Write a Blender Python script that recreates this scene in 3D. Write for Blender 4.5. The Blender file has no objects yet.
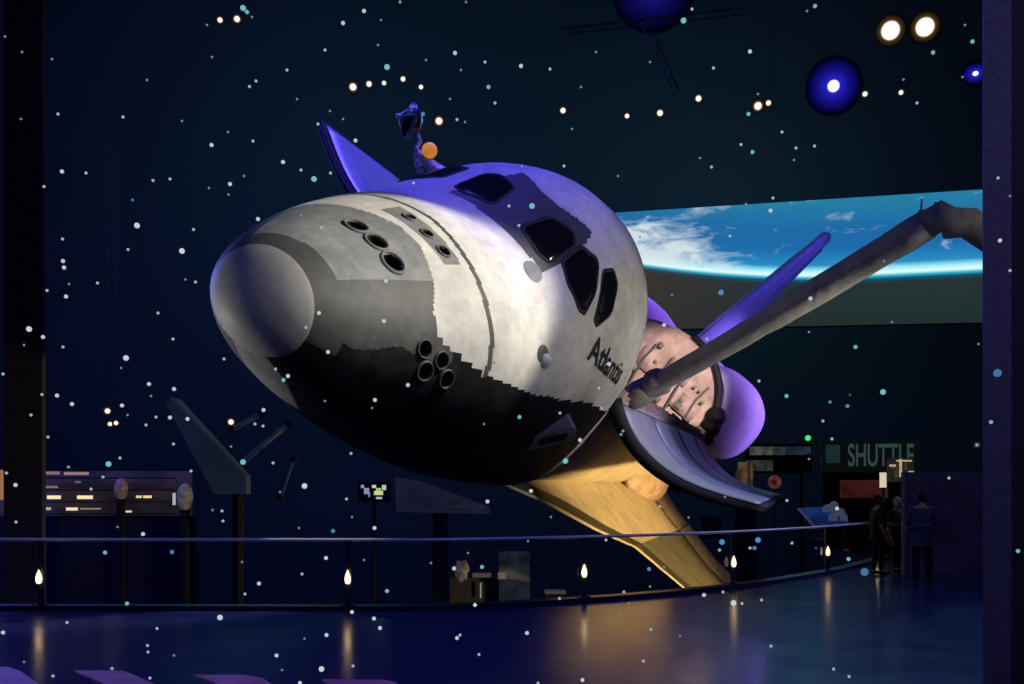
import bpy, bmesh, math, random
import numpy as np
from mathutils import Vector, Matrix
random.seed(7)
COL = bpy.context.scene.collection
F, CX, CY, EYE = 1004.6, 512.0, 500.0, 1.6

# ------------------------------------------------------------------ helpers
def srgb(r, g, b, k=1.0):
    def c(v):
        v /= 255.0
        return (v / 12.92 if v <= 0.04045 else ((v + 0.055) / 1.055) ** 2.4) * k
    return (c(r), c(g), c(b), 1.0)

def W(px, py, d):
    """a sight line of the photograph followed to depth d"""
    return Vector(((px - CX) / F * d, d, EYE - (py - CY) / F * d))

def new_mat(name):
    m = bpy.data.materials.new(name); m.use_nodes = True
    return m, m.node_tree.nodes, m.node_tree.links

def mat(name, col, rough=0.6, metal=0.0, emit=None, estr=0.0, noise=0.0, nscale=6.0, bump=0.0, spec=0.5):
    m, n, l = new_mat(name)
    b = n['Principled BSDF']
    b.inputs['Base Color'].default_value = col
    b.inputs['Roughness'].default_value = rough
    b.inputs['Metallic'].default_value = metal
    b.inputs['Specular IOR Level'].default_value = spec
    if emit:
        b.inputs['Emission Color'].default_value = emit
        b.inputs['Emission Strength'].default_value = estr
    if noise or bump:
        tc = n.new('ShaderNodeTexCoord'); t = n.new('ShaderNodeTexNoise')
        t.inputs['Scale'].default_value = nscale; t.inputs['Detail'].default_value = 5
        l.new(tc.outputs['Object'], t.inputs['Vector'])
        if noise:
            mr = n.new('ShaderNodeMapRange')
            mr.inputs[3].default_value = 1 - noise; mr.inputs[4].default_value = 1 + noise * 0.5
            mr.inputs[1].default_value = 0.3; mr.inputs[2].default_value = 0.7
            l.new(t.outputs['Fac'], mr.inputs[0])
            mx = n.new('ShaderNodeMix'); mx.data_type = 'RGBA'; mx.blend_type = 'MULTIPLY'
            mx.inputs[0].default_value = 1.0
            mx.inputs[6].default_value = col
            l.new(mr.outputs[0], mx.inputs[7]); l.new(mx.outputs[2], b.inputs['Base Color'])
            if emit:
                mr.inputs[1].default_value = .38; mr.inputs[2].default_value = .62
                me_ = n.new('ShaderNodeMath'); me_.operation = 'MULTIPLY'; me_.inputs[1].default_value = estr
                l.new(mr.outputs[0], me_.inputs[0]); l.new(me_.outputs[0], b.inputs['Emission Strength'])
        if bump:
            bp = n.new('ShaderNodeBump'); bp.inputs['Strength'].default_value = bump
            bp.inputs['Distance'].default_value = 0.05
            l.new(t.outputs['Fac'], bp.inputs['Height']); l.new(bp.outputs[0], b.inputs['Normal'])
    return m

def emat(name, col, strength=1.0):
    m, n, l = new_mat(name)
    n.clear()
    o = n.new('ShaderNodeOutputMaterial'); e = n.new('ShaderNodeEmission')
    e.inputs[0].default_value = col; e.inputs[1].default_value = strength
    l.new(e.outputs[0], o.inputs[0])
    return m

def obj(name, bm, mats, parent=None, smooth=False, loc=None, label=None):
    me = bpy.data.meshes.new(name)
    bm.normal_update(); bm.to_mesh(me); bm.free()
    for m in (mats if isinstance(mats, (list, tuple)) else [mats]): me.materials.append(m)
    if smooth:
        for p in me.polygons: p.use_smooth = True
    o = bpy.data.objects.new(name, me); COL.objects.link(o)
    if parent: o.parent = parent
    if loc is not None: o.location = loc
    if label: o['label'] = label
    return o

def tag(o, label, cat, group=None):
    o['label'] = label; o['category'] = cat
    if group: o['group'] = group
    return o

def thing(name, label, cat, loc=(0, 0, 0), group=None):
    o = bpy.data.objects.new(name, None); COL.objects.link(o); o.location = loc
    o.empty_display_size = 0.2
    return tag(o, label, cat, group)

def struct(name, bm, m, parent=None):
    o = obj(name, bm, m, parent)
    if not parent: o['kind'] = 'structure'
    return o

def box(bm, x0, x1, y0, y1, z0, z1, mi=0):
    v = [bm.verts.new((x, y, z)) for x in (x0, x1) for y in (y0, y1) for z in (z0, z1)]
    for q in ((0, 1, 3, 2), (4, 6, 7, 5), (0, 4, 5, 1), (2, 3, 7, 6), (0, 2, 6, 4), (1, 5, 7, 3)):
        f = bm.faces.new([v[i] for i in q]); f.material_index = mi

def tube(bm, pts, r, seg=12, cap=True, mi=0):
    """swept tube; r a number or one radius per point"""
    pts = [Vector(p) for p in pts]; n = len(pts)
    rs = r if isinstance(r, (list, tuple)) else [r] * n
    rings = []; ref = None
    for i, p in enumerate(pts):
        t = (pts[min(i + 1, n - 1)] - pts[max(i - 1, 0)]).normalized()
        if ref is None:
            ref = Vector((0, 0, 1)) if abs(t.z) < 0.9 else Vector((1, 0, 0))
        a = (ref - t * ref.dot(t)).normalized(); b = t.cross(a); ref = a
        rings.append([bm.verts.new(p + (a * math.cos(k * 2 * math.pi / seg) + b * math.sin(k * 2 * math.pi / seg)) * rs[i]) for k in range(seg)])
    for i in range(n - 1):
        for k in range(seg):
            f = bm.faces.new((rings[i][k], rings[i][(k + 1) % seg], rings[i + 1][(k + 1) % seg], rings[i + 1][k])); f.material_index = mi
    if cap:
        f = bm.faces.new(rings[0][::-1]); f.material_index = mi
        f = bm.faces.new(rings[-1]); f.material_index = mi

def lathe(bm, prof, origin, axis, seg=24, mi=0, cap0=False, cap1=False):
    """prof: (radius, height along axis) pairs"""
    axis = Vector(axis).normalized(); origin = Vector(origin)
    ref = Vector((0, 0, 1)) if abs(axis.z) < 0.9 else Vector((1, 0, 0))
    a = (ref - axis * ref.dot(axis)).normalized(); b = axis.cross(a)
    rings = [[bm.verts.new(origin + axis * h + (a * math.cos(k * 2 * math.pi / seg) + b * math.sin(k * 2 * math.pi / seg)) * r) for k in range(seg)] for r, h in prof]
    for i in range(len(prof) - 1):
        for k in range(seg):
            f = bm.faces.new((rings[i][k], rings[i][(k + 1) % seg], rings[i + 1][(k + 1) % seg], rings[i + 1][k])); f.material_index = mi
    if cap0: f = bm.faces.new(rings[0][::-1]); f.material_index = mi
    if cap1: f = bm.faces.new(rings[-1]); f.material_index = mi

def grid(bm, rows, mi=0, closed=False):
    """rows of points -> quad sheet, returns vertex rows"""
    vr = [[bm.verts.new(p) for p in r] for r in rows]
    for i in range(len(vr) - 1):
        m = len(vr[i]); rng = range(m if closed else m - 1)
        for k in rng:
            f = bm.faces.new((vr[i][k], vr[i][(k + 1) % m], vr[i + 1][(k + 1) % m], vr[i + 1][k])); f.material_index = mi
    return vr

def extrude_poly(bm, pts, vec, mi=0):
    vec = Vector(vec)
    a = [bm.verts.new(p) for p in pts]; b = [bm.verts.new(Vector(p) + vec) for p in pts]
    n = len(pts)
    f = bm.faces.new(a); f.material_index = mi
    f = bm.faces.new(b[::-1]); f.material_index = mi
    for i in range(n):
        f = bm.faces.new((a[i], b[i], b[(i + 1) % n], a[(i + 1) % n])); f.material_index = mi
    bmesh.ops.recalc_face_normals(bm, faces=bm.faces)

def text_mesh(body, size=1.0, extrude=0.0):
    c = bpy.data.curves.new('lettering', 'FONT'); c.body = body; c.size = size; c.extrude = extrude; c.offset = .014
    o = bpy.data.objects.new('lettering', c); COL.objects.link(o)
    dg = bpy.context.evaluated_depsgraph_get()
    me = bpy.data.meshes.new_from_object(o.evaluated_get(dg))
    COL.objects.unlink(o); bpy.data.objects.remove(o); bpy.data.curves.remove(c)
    return me

# ------------------------------------------------------------------ camera
cam = bpy.data.cameras.new('camera'); camo = bpy.data.objects.new('camera', cam); COL.objects.link(camo)
camo.location = (0, 0, EYE); camo.rotation_euler = (math.pi / 2, 0, 0)
cam.sensor_width = 36; cam.lens = 36 * F / 1024; cam.shift_y = (CY - 342) / 1024
cam.clip_end = 400
bpy.context.scene.camera = camo
bpy.context.scene.view_settings.view_transform = 'Standard'
bpy.context.scene.view_settings.look = 'None'
bpy.context.scene.cycles.sample_clamp_indirect = 3

# ------------------------------------------------------------------ orbiter frame (x aft, y starboard, z up)
R = np.array([[0.28006519, -0.71616797, 0.63927062], [-0.01508775, -0.66912161, -0.74299975], [0.95986241, 0.19844321, -0.19820304]])
T = np.array([-2.37710998, -3.72497605, 12.36005447])
shuttle = thing('space_shuttle', 'white and black space shuttle orbiter hanging tilted with open payload bay', 'space shuttle')
M = Matrix(((R[0][0], R[0][1], R[0][2], T[0]), (R[2][0], R[2][1], R[2][2], T[2]), (-R[1][0], -R[1][1], -R[1][2], EYE - T[1]), (0, 0, 0, 1)))
shuttle.matrix_world = M
Minv = M.inverted()
def OW(x, y, z): return M @ Vector((x, y, z))
def orb_x(px, py, x):
    """orbiter point on a sight line at station x"""
    c = Minv @ Vector((0, 0, EYE)); d = (Minv @ W(px, py, 10)) - c
    return c + d * ((x - c.x) / d.x)

# ------------------------------------------------------------------ materials
def tile_mat(name, col, rough, noise, scale=7.0, tile=0.15, line=0.75, spec=0.3):
    """tiles with faint joint lines and mottling, in object space"""
    m, n, l = new_mat(name)
    b = n['Principled BSDF']; b.inputs['Roughness'].default_value = rough; b.inputs['Specular IOR Level'].default_value = spec
    tc = n.new('ShaderNodeTexCoord')
    t = n.new('ShaderNodeTexNoise'); t.inputs['Scale'].default_value = scale * .25; t.inputs['Detail'].default_value = 8; t.inputs['Roughness'].default_value = .7
    l.new(tc.outputs['Object'], t.inputs['Vector'])
    mr = n.new('ShaderNodeMapRange'); mr.inputs[1].default_value = .3; mr.inputs[2].default_value = .7
    mr.inputs[3].default_value = 1 - noise; mr.inputs[4].default_value = 1 + noise * .4
    l.new(t.outputs['Fac'], mr.inputs[0])
    v = n.new('ShaderNodeTexVoronoi'); v.inputs['Scale'].default_value = 1 / tile; v.distance = 'CHEBYCHEV'; v.inputs['Randomness'].default_value = .12
    l.new(tc.outputs['Object'], v.inputs['Vector'])
    mr2 = n.new('ShaderNodeMapRange'); mr2.inputs[1].default_value = 0; mr2.inputs[2].default_value = 1
    mr2.inputs[3].default_value = line; mr2.inputs[4].default_value = 1 + (1 - line) * .4
    sp = n.new('ShaderNodeSeparateColor'); l.new(v.outputs['Color'], sp.inputs[0]); l.new(sp.outputs[0], mr2.inputs[0])
    mu = n.new('ShaderNodeMath'); mu.operation = 'MULTIPLY'; l.new(mr.outputs[0], mu.inputs[0]); l.new(mr2.outputs[0], mu.inputs[1])
    mx = n.new('ShaderNodeMix'); mx.data_type = 'RGBA'; mx.blend_type = 'MULTIPLY'; mx.inputs[0].default_value = 1
    mx.inputs[6].default_value = col; l.new(mu.outputs[0], mx.inputs[7]); l.new(mx.outputs[2], b.inputs['Base Color'])
    return m

M_WHITE = tile_mat('white_tile', (.60, .59, .54, 1), .75, .28, 5, .16, .90)
M_BLACK = tile_mat('black_tile', (.012, .015, .017, 1), .6, .7, 6, .16, .5, .12)
M_GREY = tile_mat('grey_tile', (.21, .22, .22, 1), .7, .35, 7, .14, .85)
M_MIDG = tile_mat('dark_grey_tile', (.062, .067, .066, 1), .6, .35, 7, .14, .75)
M_BAND = tile_mat('nose_band_tile', (.065, .068, .064, 1), .6, .3, 7, .14, .85)
M_CAP = tile_mat('carbon_nose', (.27, .27, .25, 1), .62, .16, 14, 3.0, 1.0)
M_GLASS = mat('cockpit_glass', (.006, .007, .009, 1), .12, spec=.35)
M_FRAME = mat('window_edge', (.03, .03, .028, 1), .8, spec=.15)
M_HOLE = mat('nozzle_inside', (.006, .006, .006, 1), .7)
M_RIM = mat('nozzle_rim', (.11, .11, .105, 1), .7)
M_LETTER = mat('lettering_black', (.010, .012, .014, 1), .6)
M_LINER = mat('bay_liner', (.48, .37, .34, 1), .8, noise=.45, nscale=1.3, bump=.6)
M_BLANKET = mat('quilted_blanket', (.56, .42, .38, 1), .85, noise=.35, nscale=2.2, bump=.5)
M_FELT = tile_mat('white_felt', (.58, .53, .46, 1), .8, .3, 6, .5, .92)
M_WING_SHADE = tile_mat('outer_wing_shaded_felt', (.17, .175, .145, 1), .8, .35, 6, .3, .88)  # darker felt colour paints the shade on the outer wing
M_RCC = mat('leading_edge_carbon', (.62, .56, .42, 1), .5, noise=.2)
M_DOOR = mat('door_outside', (.5, .5, .5, 1), .8, noise=.2)
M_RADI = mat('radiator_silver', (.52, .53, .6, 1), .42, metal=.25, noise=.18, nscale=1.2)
M_EDGE = mat('door_edge_black', (.008, .008, .009, 1), .7)
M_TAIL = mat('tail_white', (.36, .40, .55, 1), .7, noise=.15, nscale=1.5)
M_POD = mat('pod_white', (.62, .60, .64, 1), .7, noise=.12, nscale=1.5)
M_ARM = mat('arm_blanket', (.33, .315, .28, 1), .8, noise=.2, nscale=5, bump=.6)
M_ARMD = mat('arm_joint', (.26, .24, .21, 1), .75, noise=.3)
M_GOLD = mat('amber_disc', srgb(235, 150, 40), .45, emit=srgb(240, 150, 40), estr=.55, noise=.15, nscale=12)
M_FOIL = mat('silver_foil', (.6, .58, .62, 1), .35, metal=.5, noise=.4, nscale=14, bump=.6)
M_DISH = mat('antenna_dish', (.09, .09, .11, 1), .3, metal=.7)

# ------------------------------------------------------------------ forward fuselage
ST = np.array([(0.0, -1.58, -1.58, 0.0, -1.58, 2.0, 2.0), (0.06, -1.27, -1.87, .33, -1.58, 2, 2), (0.2, -1.03, -2.04, .60, -1.58, 2, 2), (0.45, -.82, -2.21, .86, -1.57, 2, 2), (0.8, -.60, -2.39, 1.12, -1.55, 2, 2.1), (1.4, -.30, -2.63, 1.46, -1.5, 2, 2.3), (2.2, .04, -2.85, 1.84, -1.4, 2, 2.5), (3.0, .35, -2.99, 2.14, -1.3, 2, 2.7), (4.0, .70, -3.1, 2.42, -1.15, 2.05, 2.9), (4.85, .97, -3.16, 2.54, -1.0, 2.1, 3.1), (5.3, 1.34, -3.18, 2.59, -.9, 2.15, 3.2), (5.9, 1.86, -3.18, 2.65, -.8, 2.15, 3.3), (6.4, 2.24, -3.18, 2.70, -.7, 2.1, 3.4), (7.0, 2.54, -3.18, 2.74, -.55, 2.05, 3.5), (7.8, 2.74, -3.18, 2.78, -.45, 2.0, 3.6), (8.8, 2.82, -3.18, 2.80, -.4, 2.0, 3.6)])
def pchip(xs, ys, x):
    h = np.diff(xs); d = np.diff(ys) / h; n = len(xs); m = np.zeros(n)
    for i in range(1, n - 1):
        if d[i - 1] * d[i] > 0:
            w1 = 2 * h[i] + h[i - 1]; w2 = h[i] + 2 * h[i - 1]; m[i] = (w1 + w2) / (w1 / d[i - 1] + w2 / d[i])
    m[0] = d[0]; m[-1] = d[-1]
    k = min(max(int(np.searchsorted(xs, x)) - 1, 0), n - 2); t = (x - xs[k]) / h[k]
    return (2 * t**3 - 3 * t**2 + 1) * ys[k] + (t**3 - 2 * t**2 + t) * h[k] * m[k] + (-2 * t**3 + 3 * t**2) * ys[k + 1] + (t**3 - t**2) * h[k] * m[k + 1]
_us = np.sqrt(ST[:, 0]); _cache = {}
def sec(x):
    k = round(x, 5)
    if k not in _cache: _cache[k] = [float(pchip(_us, ST[:, i], math.sqrt(max(x, 0)))) for i in range(1, 7)]
    return _cache[k]
def S(x, deg, off=0.0):
    """skin point at station x, angle deg (0 starboard, 90 top, 180 port); off pushes it outwards"""
    zt, zb, w, zm, nu, nl = sec(x); a = math.radians(deg); c, s = math.cos(a), math.sin(a)
    n = nu if s >= 0 else nl
    y = w * math.copysign(abs(c) ** (2 / n), c)
    z = zm + ((zt - zm) if s >= 0 else (zb - zm)) * abs(s) ** (2 / n)
    p = Vector((x, y, z))
    if off: p += SN(x, deg) * off
    return p
def SN(x, deg):
    e = .02
    a = S(min(x + e, 8.79), deg) - S(max(x - e, .002), deg); b = S(x, deg + .6) - S(x, deg - .6)
    n = b.cross(a).normalized()
    q = S(x, deg)
    if n.dot(Vector((0, q.y, q.z - sec(x)[3]))) < 0: n = -n
    return n
def interp(tab, v):
    if v <= tab[0][0]: return tab[0][1]
    for (a, p), (b, q) in zip(tab, tab[1:]):
        if v <= b: return p + (q - p) * (v - a) / (b - a)
    return tab[-1][1]
def inpoly(x, y, poly):
    c = False; j = len(poly) - 1
    for i in range(len(poly)):
        (xi, yi), (xj, yj) = poly[i], poly[j]
        if (yi > y) != (yj > y) and x < (xj - xi) * (y - yi) / (yj - yi) + xi: c = not c
        j = i
    return c
X_CAP = .40; X_BAND = .74
SURR = [(5.12, 114.5), (5.08, 90), (5.14, 66), (6.4, 74), (6.17, 86), (6.17, 94), (6.44, 109), (6.05, 112.5)]
SEAM = [(40, 3.55), (58, 3.58), (80, 3.62), (103, 3.44), (125, 3.34), (141, 3.32), (159, 3.26), (200, 3.26)]
FGREY = [(30, 2.2), (55, 2.38), (66, 2.45), (83, 2.63), (98, 2.6), (103, 2.52), (116, 2.38), (132, 2.16), (146, 2.2)]
def skin(x, d):
    """0 white 1 black 2 grey 3 dark grey 4 band"""
    dd = d if d <= 270 else d - 360
    seam = interp(SEAM, dd)
    if x < 1.7 - max(0, 246 - dd) * .06 and dd > 230: return 2
    if x < X_BAND + .0006 * (dd - 90): return 4 if dd < 176 else 1
    chine = interp([(3.2, 159), (4.2, 164), (5.76, 172.5), (8.1, 177), (9, 178)], x)  # aft end set high: the unlit cabin side is painted as black tile
    if dd > chine and x > seam: return 1
    if dd < 180 - chine - 4 and x > seam: return 1
    if abs(x - seam) < .055 and 10 < dd < 161: return 3
    if x < seam:
        fb = interp(FGREY, dd)
        if dd > 145: 
            stair = 2.2 + math.floor((dd - 145) / 3.2) * .24
            
            if x < max(stair, 2.3) or dd > 161:
                return 3 if dd < 164 - 4 * math.sin(x * 5) - 3 * x and x < 2.5 else 1
            return 0
        if x < fb:
            if dd > 116: return 3 if x < 2.2 or dd < 128 else 3
            if dd < 35: return 3
            return 2
        if dd < 8: return 1
        if 2.80 < x < 3.28 - .004 * (dd - 90) and 70 < dd < 108: return 2
        if 150 < dd < 157 and 3.1 < x: return 3
    if inpoly(x, d, SURR): return 3 if 0 else 4
    return 0

# thruster openings: (x, deg, ring radius)
FWD = [(1.81, 78.5, .165), (1.81, 92, .165), (1.79, 106, .175)]
UPT = [(3.11, 79, .10), (3.02, 90.5, .10), (3.01, 101, .11)]
SIDE = [(1.97, 153, .12), (2.30, 157, .12), (2.07, 165, .13), (2.49, 166, .13)]
def axis_of(h):
    x, d, r = h
    if h in FWD: return (SN(x, d) + Vector((-.9, 0, 0))).normalized()
    return SN(x, d)
holes = [(S(x, d), r) for x, d, r in FWD + UPT + SIDE]

bm = bmesh.new()
NA = 300
xs = [X_CAP + (8.8 - X_CAP) * i / 240 for i in range(241)]
rows = [[S(x, 360 * k / NA) for k in range(NA)] for x in xs]
vr = grid(bm, rows, closed=True)
bm.faces.ensure_lookup_table()
kill = []
i = 0
for r in range(240):
    xm = (xs[r] + xs[r + 1]) / 2
    for k in range(NA):
        f = bm.faces[i]; i += 1
        d = 360 * (k + .5) / NA
        f.material_index = skin(xm, d)
        if xm < 3.6:
            c = f.calc_center_median()
            for p, rr in holes:
                if (c - p).length < rr * .93: kill.append(f); break
# aft closing rim and cabin rear bulkhead
last = vr[-1]
cz = Vector((8.8, 0, -.3))
inner = [bm.verts.new(cz + (v.co - cz) * .95 + Vector((.02, 0, 0))) for v in last]
for k in range(NA):
    f = bm.faces.new((last[k], last[(k + 1) % NA], inner[(k + 1) % NA], inner[k])); f.material_index = 1
f = bm.faces.new(inner); f.material_index = 1
bmesh.ops.delete(bm, geom=kill, context='FACES')
bmesh.ops.recalc_face_normals(bm, faces=bm.faces)
obj('forward_fuselage', bm, [M_WHITE, M_BLACK, M_GREY, M_MIDG, M_BAND], shuttle, True)

bm = bmesh.new()
xs2 = [X_CAP * (i / 30) ** 2 for i in range(1, 31)]
vr = grid(bm, [[S(x, 360 * k / 120, .012 if x < X_CAP * .99 else .006) for k in range(120)] for x in xs2], closed=True)
tip = bm.verts.new(S(0, 0) + Vector((-.012, 0, 0)))
for k in range(120): bm.faces.new((tip, vr[0][(k + 1) % 120], vr[0][k]))
bmesh.ops.recalc_face_normals(bm, faces=bm.faces)
obj('nose_cap', bm, M_CAP, shuttle, True, label='smooth grey carbon nose cap')

def thruster(h, depth):
    x, d, r = h
    p = S(x, d); n = SN(x, d); ax = axis_of(h)
    bm = bmesh.new()
    # lip follows the skin, bore runs down the axis
    a = n.orthogonal().normalized(); b = n.cross(a)
    seg = 28; prof = []
    for rad, o in ((r * 1.22, .004), (r * 1.12, .03), (r * .98, .03), (r * .95, -.01)):
        prof.append([bm.verts.new(p + n * o + (a * math.cos(k * 2 * math.pi / seg) + b * math.sin(k * 2 * math.pi / seg)) * rad) for k in range(seg)])
    for i in range(3):
        for k in range(seg):
            bm.faces.new((prof[i][k], prof[i][(k + 1) % seg], prof[i + 1][(k + 1) % seg], prof[i + 1][k]))
    bot = [bm.verts.new(v.co * 1 - ax * depth + (p - v.co) * .35) for v in prof[-1]]
    for k in range(seg):
        f = bm.faces.new((prof[3][k], prof[3][(k + 1) % seg], bot[(k + 1) % seg], bot[k])); f.material_index = 1
    f = bm.faces.new(bot); f.material_index = 1
    bmesh.ops.recalc_face_normals(bm, faces=bm.faces)
    return obj('thruster_nozzle', bm, [M_RIM if h not in SIDE else M_MIDG, M_HOLE], shuttle, True)
for h in FWD: thruster(h, .32)
for h in UPT: thruster(h, .2)
for h in SIDE: thruster(h, .2)

def densify(poly, n=8):
    out = []
    for (a, b), (c, d) in zip(poly, poly[1:] + poly[:1]):
        for i in range(n): out.append((a + (c - a) * i / n, b + (d - b) * i / n))
    return out
def rounded(poly, k=.22, n=4):
    out = []
    m = len(poly)
    for i in range(m):
        p0, p1, p2 = poly[i - 1], poly[i], poly[(i + 1) % m]
        A = (p1[0] + (p0[0] - p1[0]) * k, p1[1] + (p0[1] - p1[1]) * k)
        B = (p1[0] + (p2[0] - p1[0]) * k, p1[1] + (p2[1] - p1[1]) * k)
        for j in range(n + 1):
            t = j / n
            out.append(tuple((1 - t)**2 * A[q] + 2 * t * (1 - t) * p1[q] + t * t * B[q] for q in (0, 1)))
    return out
def patch(bm, poly, off0, off1, rings=6, mi=0):
    """polygon in (station, angle) laid on the skin"""
    cx = sum(p[0] for p in poly) / len(poly); cy = sum(p[1] for p in poly) / len(poly)
    rows = []
    for r in range(rings):
        s = 1 - r / rings
        rows.append([S(cx + (p[0] - cx) * s, cy + (p[1] - cy) * s, off0 if r == 0 else off1) for p in poly])
    vr = grid(bm, rows, mi, closed=True)
    c = bm.verts.new(S(cx, cy, off1)); m = len(poly)
    for k in range(m):
        f = bm.faces.new((vr[-1][k], vr[-1][(k + 1) % m], c)); f.material_index = mi
    bmesh.ops.recalc_face_normals(bm, faces=bm.faces)
W3 = [(5.33, 94.5), (5.88, 96.5), (6.03, 105.5), (5.92, 110), (5.35, 111.5), (5.26, 106.5)]
W2 = [(5.56, 113.8), (6.02, 112), (6.26, 120), (6.03, 130.5), (5.74, 136.5), (5.61, 133.8), (5.50, 123)]
W1 = [(6.32, 124.5), (6.66, 125.5), (6.72, 131), (6.50, 141), (6.10, 143.5), (6.00, 140)]
mir = lambda P, c=88: [(x, 2 * c - d) for x, d in P]
for P, port in ((W3, 1), (W2, 1), (W1, 1), (mir(W3), 0), (mir(W2, 84), 0), (mir(W1, 84), 0)):
    poly = densify(rounded(P), 1)
    cx = sum(p[0] for p in poly) / len(poly); cy = sum(p[1] for p in poly) / len(poly)
    bm = bmesh.new(); patch(bm, poly, .0, .014)
    w = obj('cockpit_window', bm, M_GLASS, shuttle, True)
    bm = bmesh.new()
    big = [(cx + (x - cx) * 1.13, cy + (d - cy) * 1.13) for x, d in poly]; mid = [(cx + (x - cx) * 1.05, cy + (d - cy) * 1.05) for x, d in poly]
    grid(bm, [[S(*p, 0.0) for p in big], [S(*p, .022) for p in mid], [S(*p, .022) for p in poly], [S(*p, .008) for p in [(cx + (x - cx) * .97, cy + (d - cy) * .97) for x, d in poly]]], closed=True)
    bmesh.ops.recalc_face_normals(bm, faces=bm.faces)
    obj('window_frame', bm, M_FRAME, w, True)

def oval(cx, cd, rx, rd, n=24): return [(cx + rx * math.cos(k * 2 * math.pi / n), cd + rd * math.sin(k * 2 * math.pi / n)) for k in range(n)]
bm = bmesh.new(); patch(bm, oval(5.0, 112, .14, 5), .002, .012, 3)
obj('vent_cover', bm, M_GREY, shuttle, True, label='grey oval cover in front of the windshield')
bm = bmesh.new(); patch(bm, oval(4.70, 147.5, .17, 4.2), .002, .02, 3)
ap = obj('air_probe_door', bm, M_MIDG, shuttle, True)
bm = bmesh.new(); lathe(bm, [(.13, 0), (.12, .05), (.07, .11), (.01, .13)], S(4.78, 151), SN(4.78, 151), 16)
obj('air_probe', bm, M_WHITE, ap, True)

# name on the port side
me = text_mesh('Atlantis', .62)
bm = bmesh.new(); bm.from_mesh(me); bpy.data.meshes.remove(me)
bmesh.ops.subdivide_edges(bm, edges=[e for e in bm.edges if e.calc_length() > .12], cuts=2)
wid = max(v.co.x for v in bm.verts)
for v in bm.verts:
    x = 6.0 + v.co.x / wid * 2.1
    z = .40 + v.co.y * .95 - (x - 6.0) * .05
    zt, zb, w, zm, nu, nl = sec(x)
    s = max(0, min(1, (z - zm) / (zt - zm))) ** (nu / 2)
    v.co = S(x, 180 - math.degrees(math.asin(s)), .012)
obj('name_lettering', bm, M_LETTER, shuttle)

# ------------------------------------------------------------------ mid fuselage, bay, aft body
def usec(w, zs, zb, k=3.2, n=40):
    """open U from starboard sill to port sill"""
    out = []
    for i in range(n + 1):
        a = math.radians(-180 * i / n); c, s = math.cos(a), math.sin(a)
        out.append((w * math.copysign(abs(c) ** (2 / k), c), zs + (zb - zs) * abs(s) ** (2 / k)))
    return out
bm = bmesh.new()
rows = []
for i in range(40):
    x = 8.82 + (27.2 - 8.82) * i / 39
    rows.append([(x, y, z) for y, z in usec(2.70, .08, -3.15)])
grid(bm, rows)
for f in bm.faces:
    f.material_index = 1 if f.calc_center_median().z < -2.75 else 0
bmesh.ops.recalc_face_normals(bm, faces=bm.faces)
mid = obj('mid_fuselage', bm, [M_FELT, M_BLACK], shuttle, True)
so = mid.modifiers.new('thickness', 'SOLIDIFY'); so.thickness = .12; so.offset = 1
bm = bmesh.new()
rows = []
for i in range(60):
    x = 8.95 + (27.1 - 8.95) * i / 59
    k = .03 * (i % 4 == 0)
    rows.append([(x, y * (1 - k), z) for y, z in usec(2.50, .05, -2.3, 2.3, 32)])
grid(bm, rows)
obj('payload_bay_liner', bm, M_LINER, shuttle, True)
for s in (-1, 1):
    bm = bmesh.new()
    box(bm, 8.85, 27.2, s * 2.45 if s > 0 else -2.78, 2.78 if s > 0 else -2.45, -.02, .18)
    for i in range(14):
        x = 9.3 + i * 1.3
        box(bm, x, x + .35, s * 2.6 - .14, s * 2.6 + .14, .18, .18 + random.uniform(.05, .14))
    obj('sill_longeron', bm, M_BLANKET, shuttle)

# aft bulkhead: white blanketed disc with a black edge ring
bm = bmesh.new()
n = 64
ring = [[Vector((27.2 - .12 * math.sin(rr * 3), rr * 2.6 * math.cos(a), rr * 2.6 * math.sin(a) - .0)) for a in [2 * math.pi * k / n for k in range(n)]] for rr in (1, .85, .6, .35, .05)]
grid(bm, ring, closed=True)
for (y, z, w_, h_) in ((-1.5, .5, .9, .7), (-.4, 1.3, 1.0, .6), (.8, .9, .8, .8), (-.9, -.7, .8, .6), (.6, -.6, 1, .7), (-1.9, -.5, .4, .5)):
    box(bm, 26.93, 27.2, y - w_ / 2, y + w_ / 2, z - h_ / 2, z + h_ / 2)
for k in range(26):
    a = random.uniform(0, 6.28); q = 2.4 * math.sqrt(random.random()); y, z = q * math.cos(a), q * math.sin(a); s = random.uniform(.04, .11)
    box(bm, 26.85, 27.0, y - s, y + s, z - s * 1.6, z + s, 1)
bmesh.ops.recalc_face_normals(bm, faces=bm.faces)
bh = obj('aft_bulkhead', bm, [M_BLANKET, M_ARMD], shuttle, True)
for k in range(5):
    bm = bmesh.new(); y0 = -1.9 + k * .85
    tube(bm, [(26.9, y0, -1.4), (26.88, y0 + .1, -.2), (26.85, y0 + .3, .9), (26.9, y0 + .25, 1.6)], .045, 8)
    obj('pipe', bm, M_RIM, bh, True)
bm = bmesh.new()
arcp = [(27.0, 2.66 * math.cos(math.radians(q)), 2.66 * math.sin(math.radians(q))) for q in range(88, 190, 3)]
tube(bm, arcp, [.10 + .10 * i / len(arcp) for i in range(len(arcp))], 10)
for k in range(5):
    a = math.radians(196 - k * 9)
    lathe(bm, [(.34, -.3), (.40, -.1), (.38, .1)], (27.1, 2.72 * math.cos(a), 2.72 * math.sin(a)), (1, 0, 0), 14, cap0=True, cap1=True)
obj('bulkhead_rim', bm, M_EDGE, shuttle, True)

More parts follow.
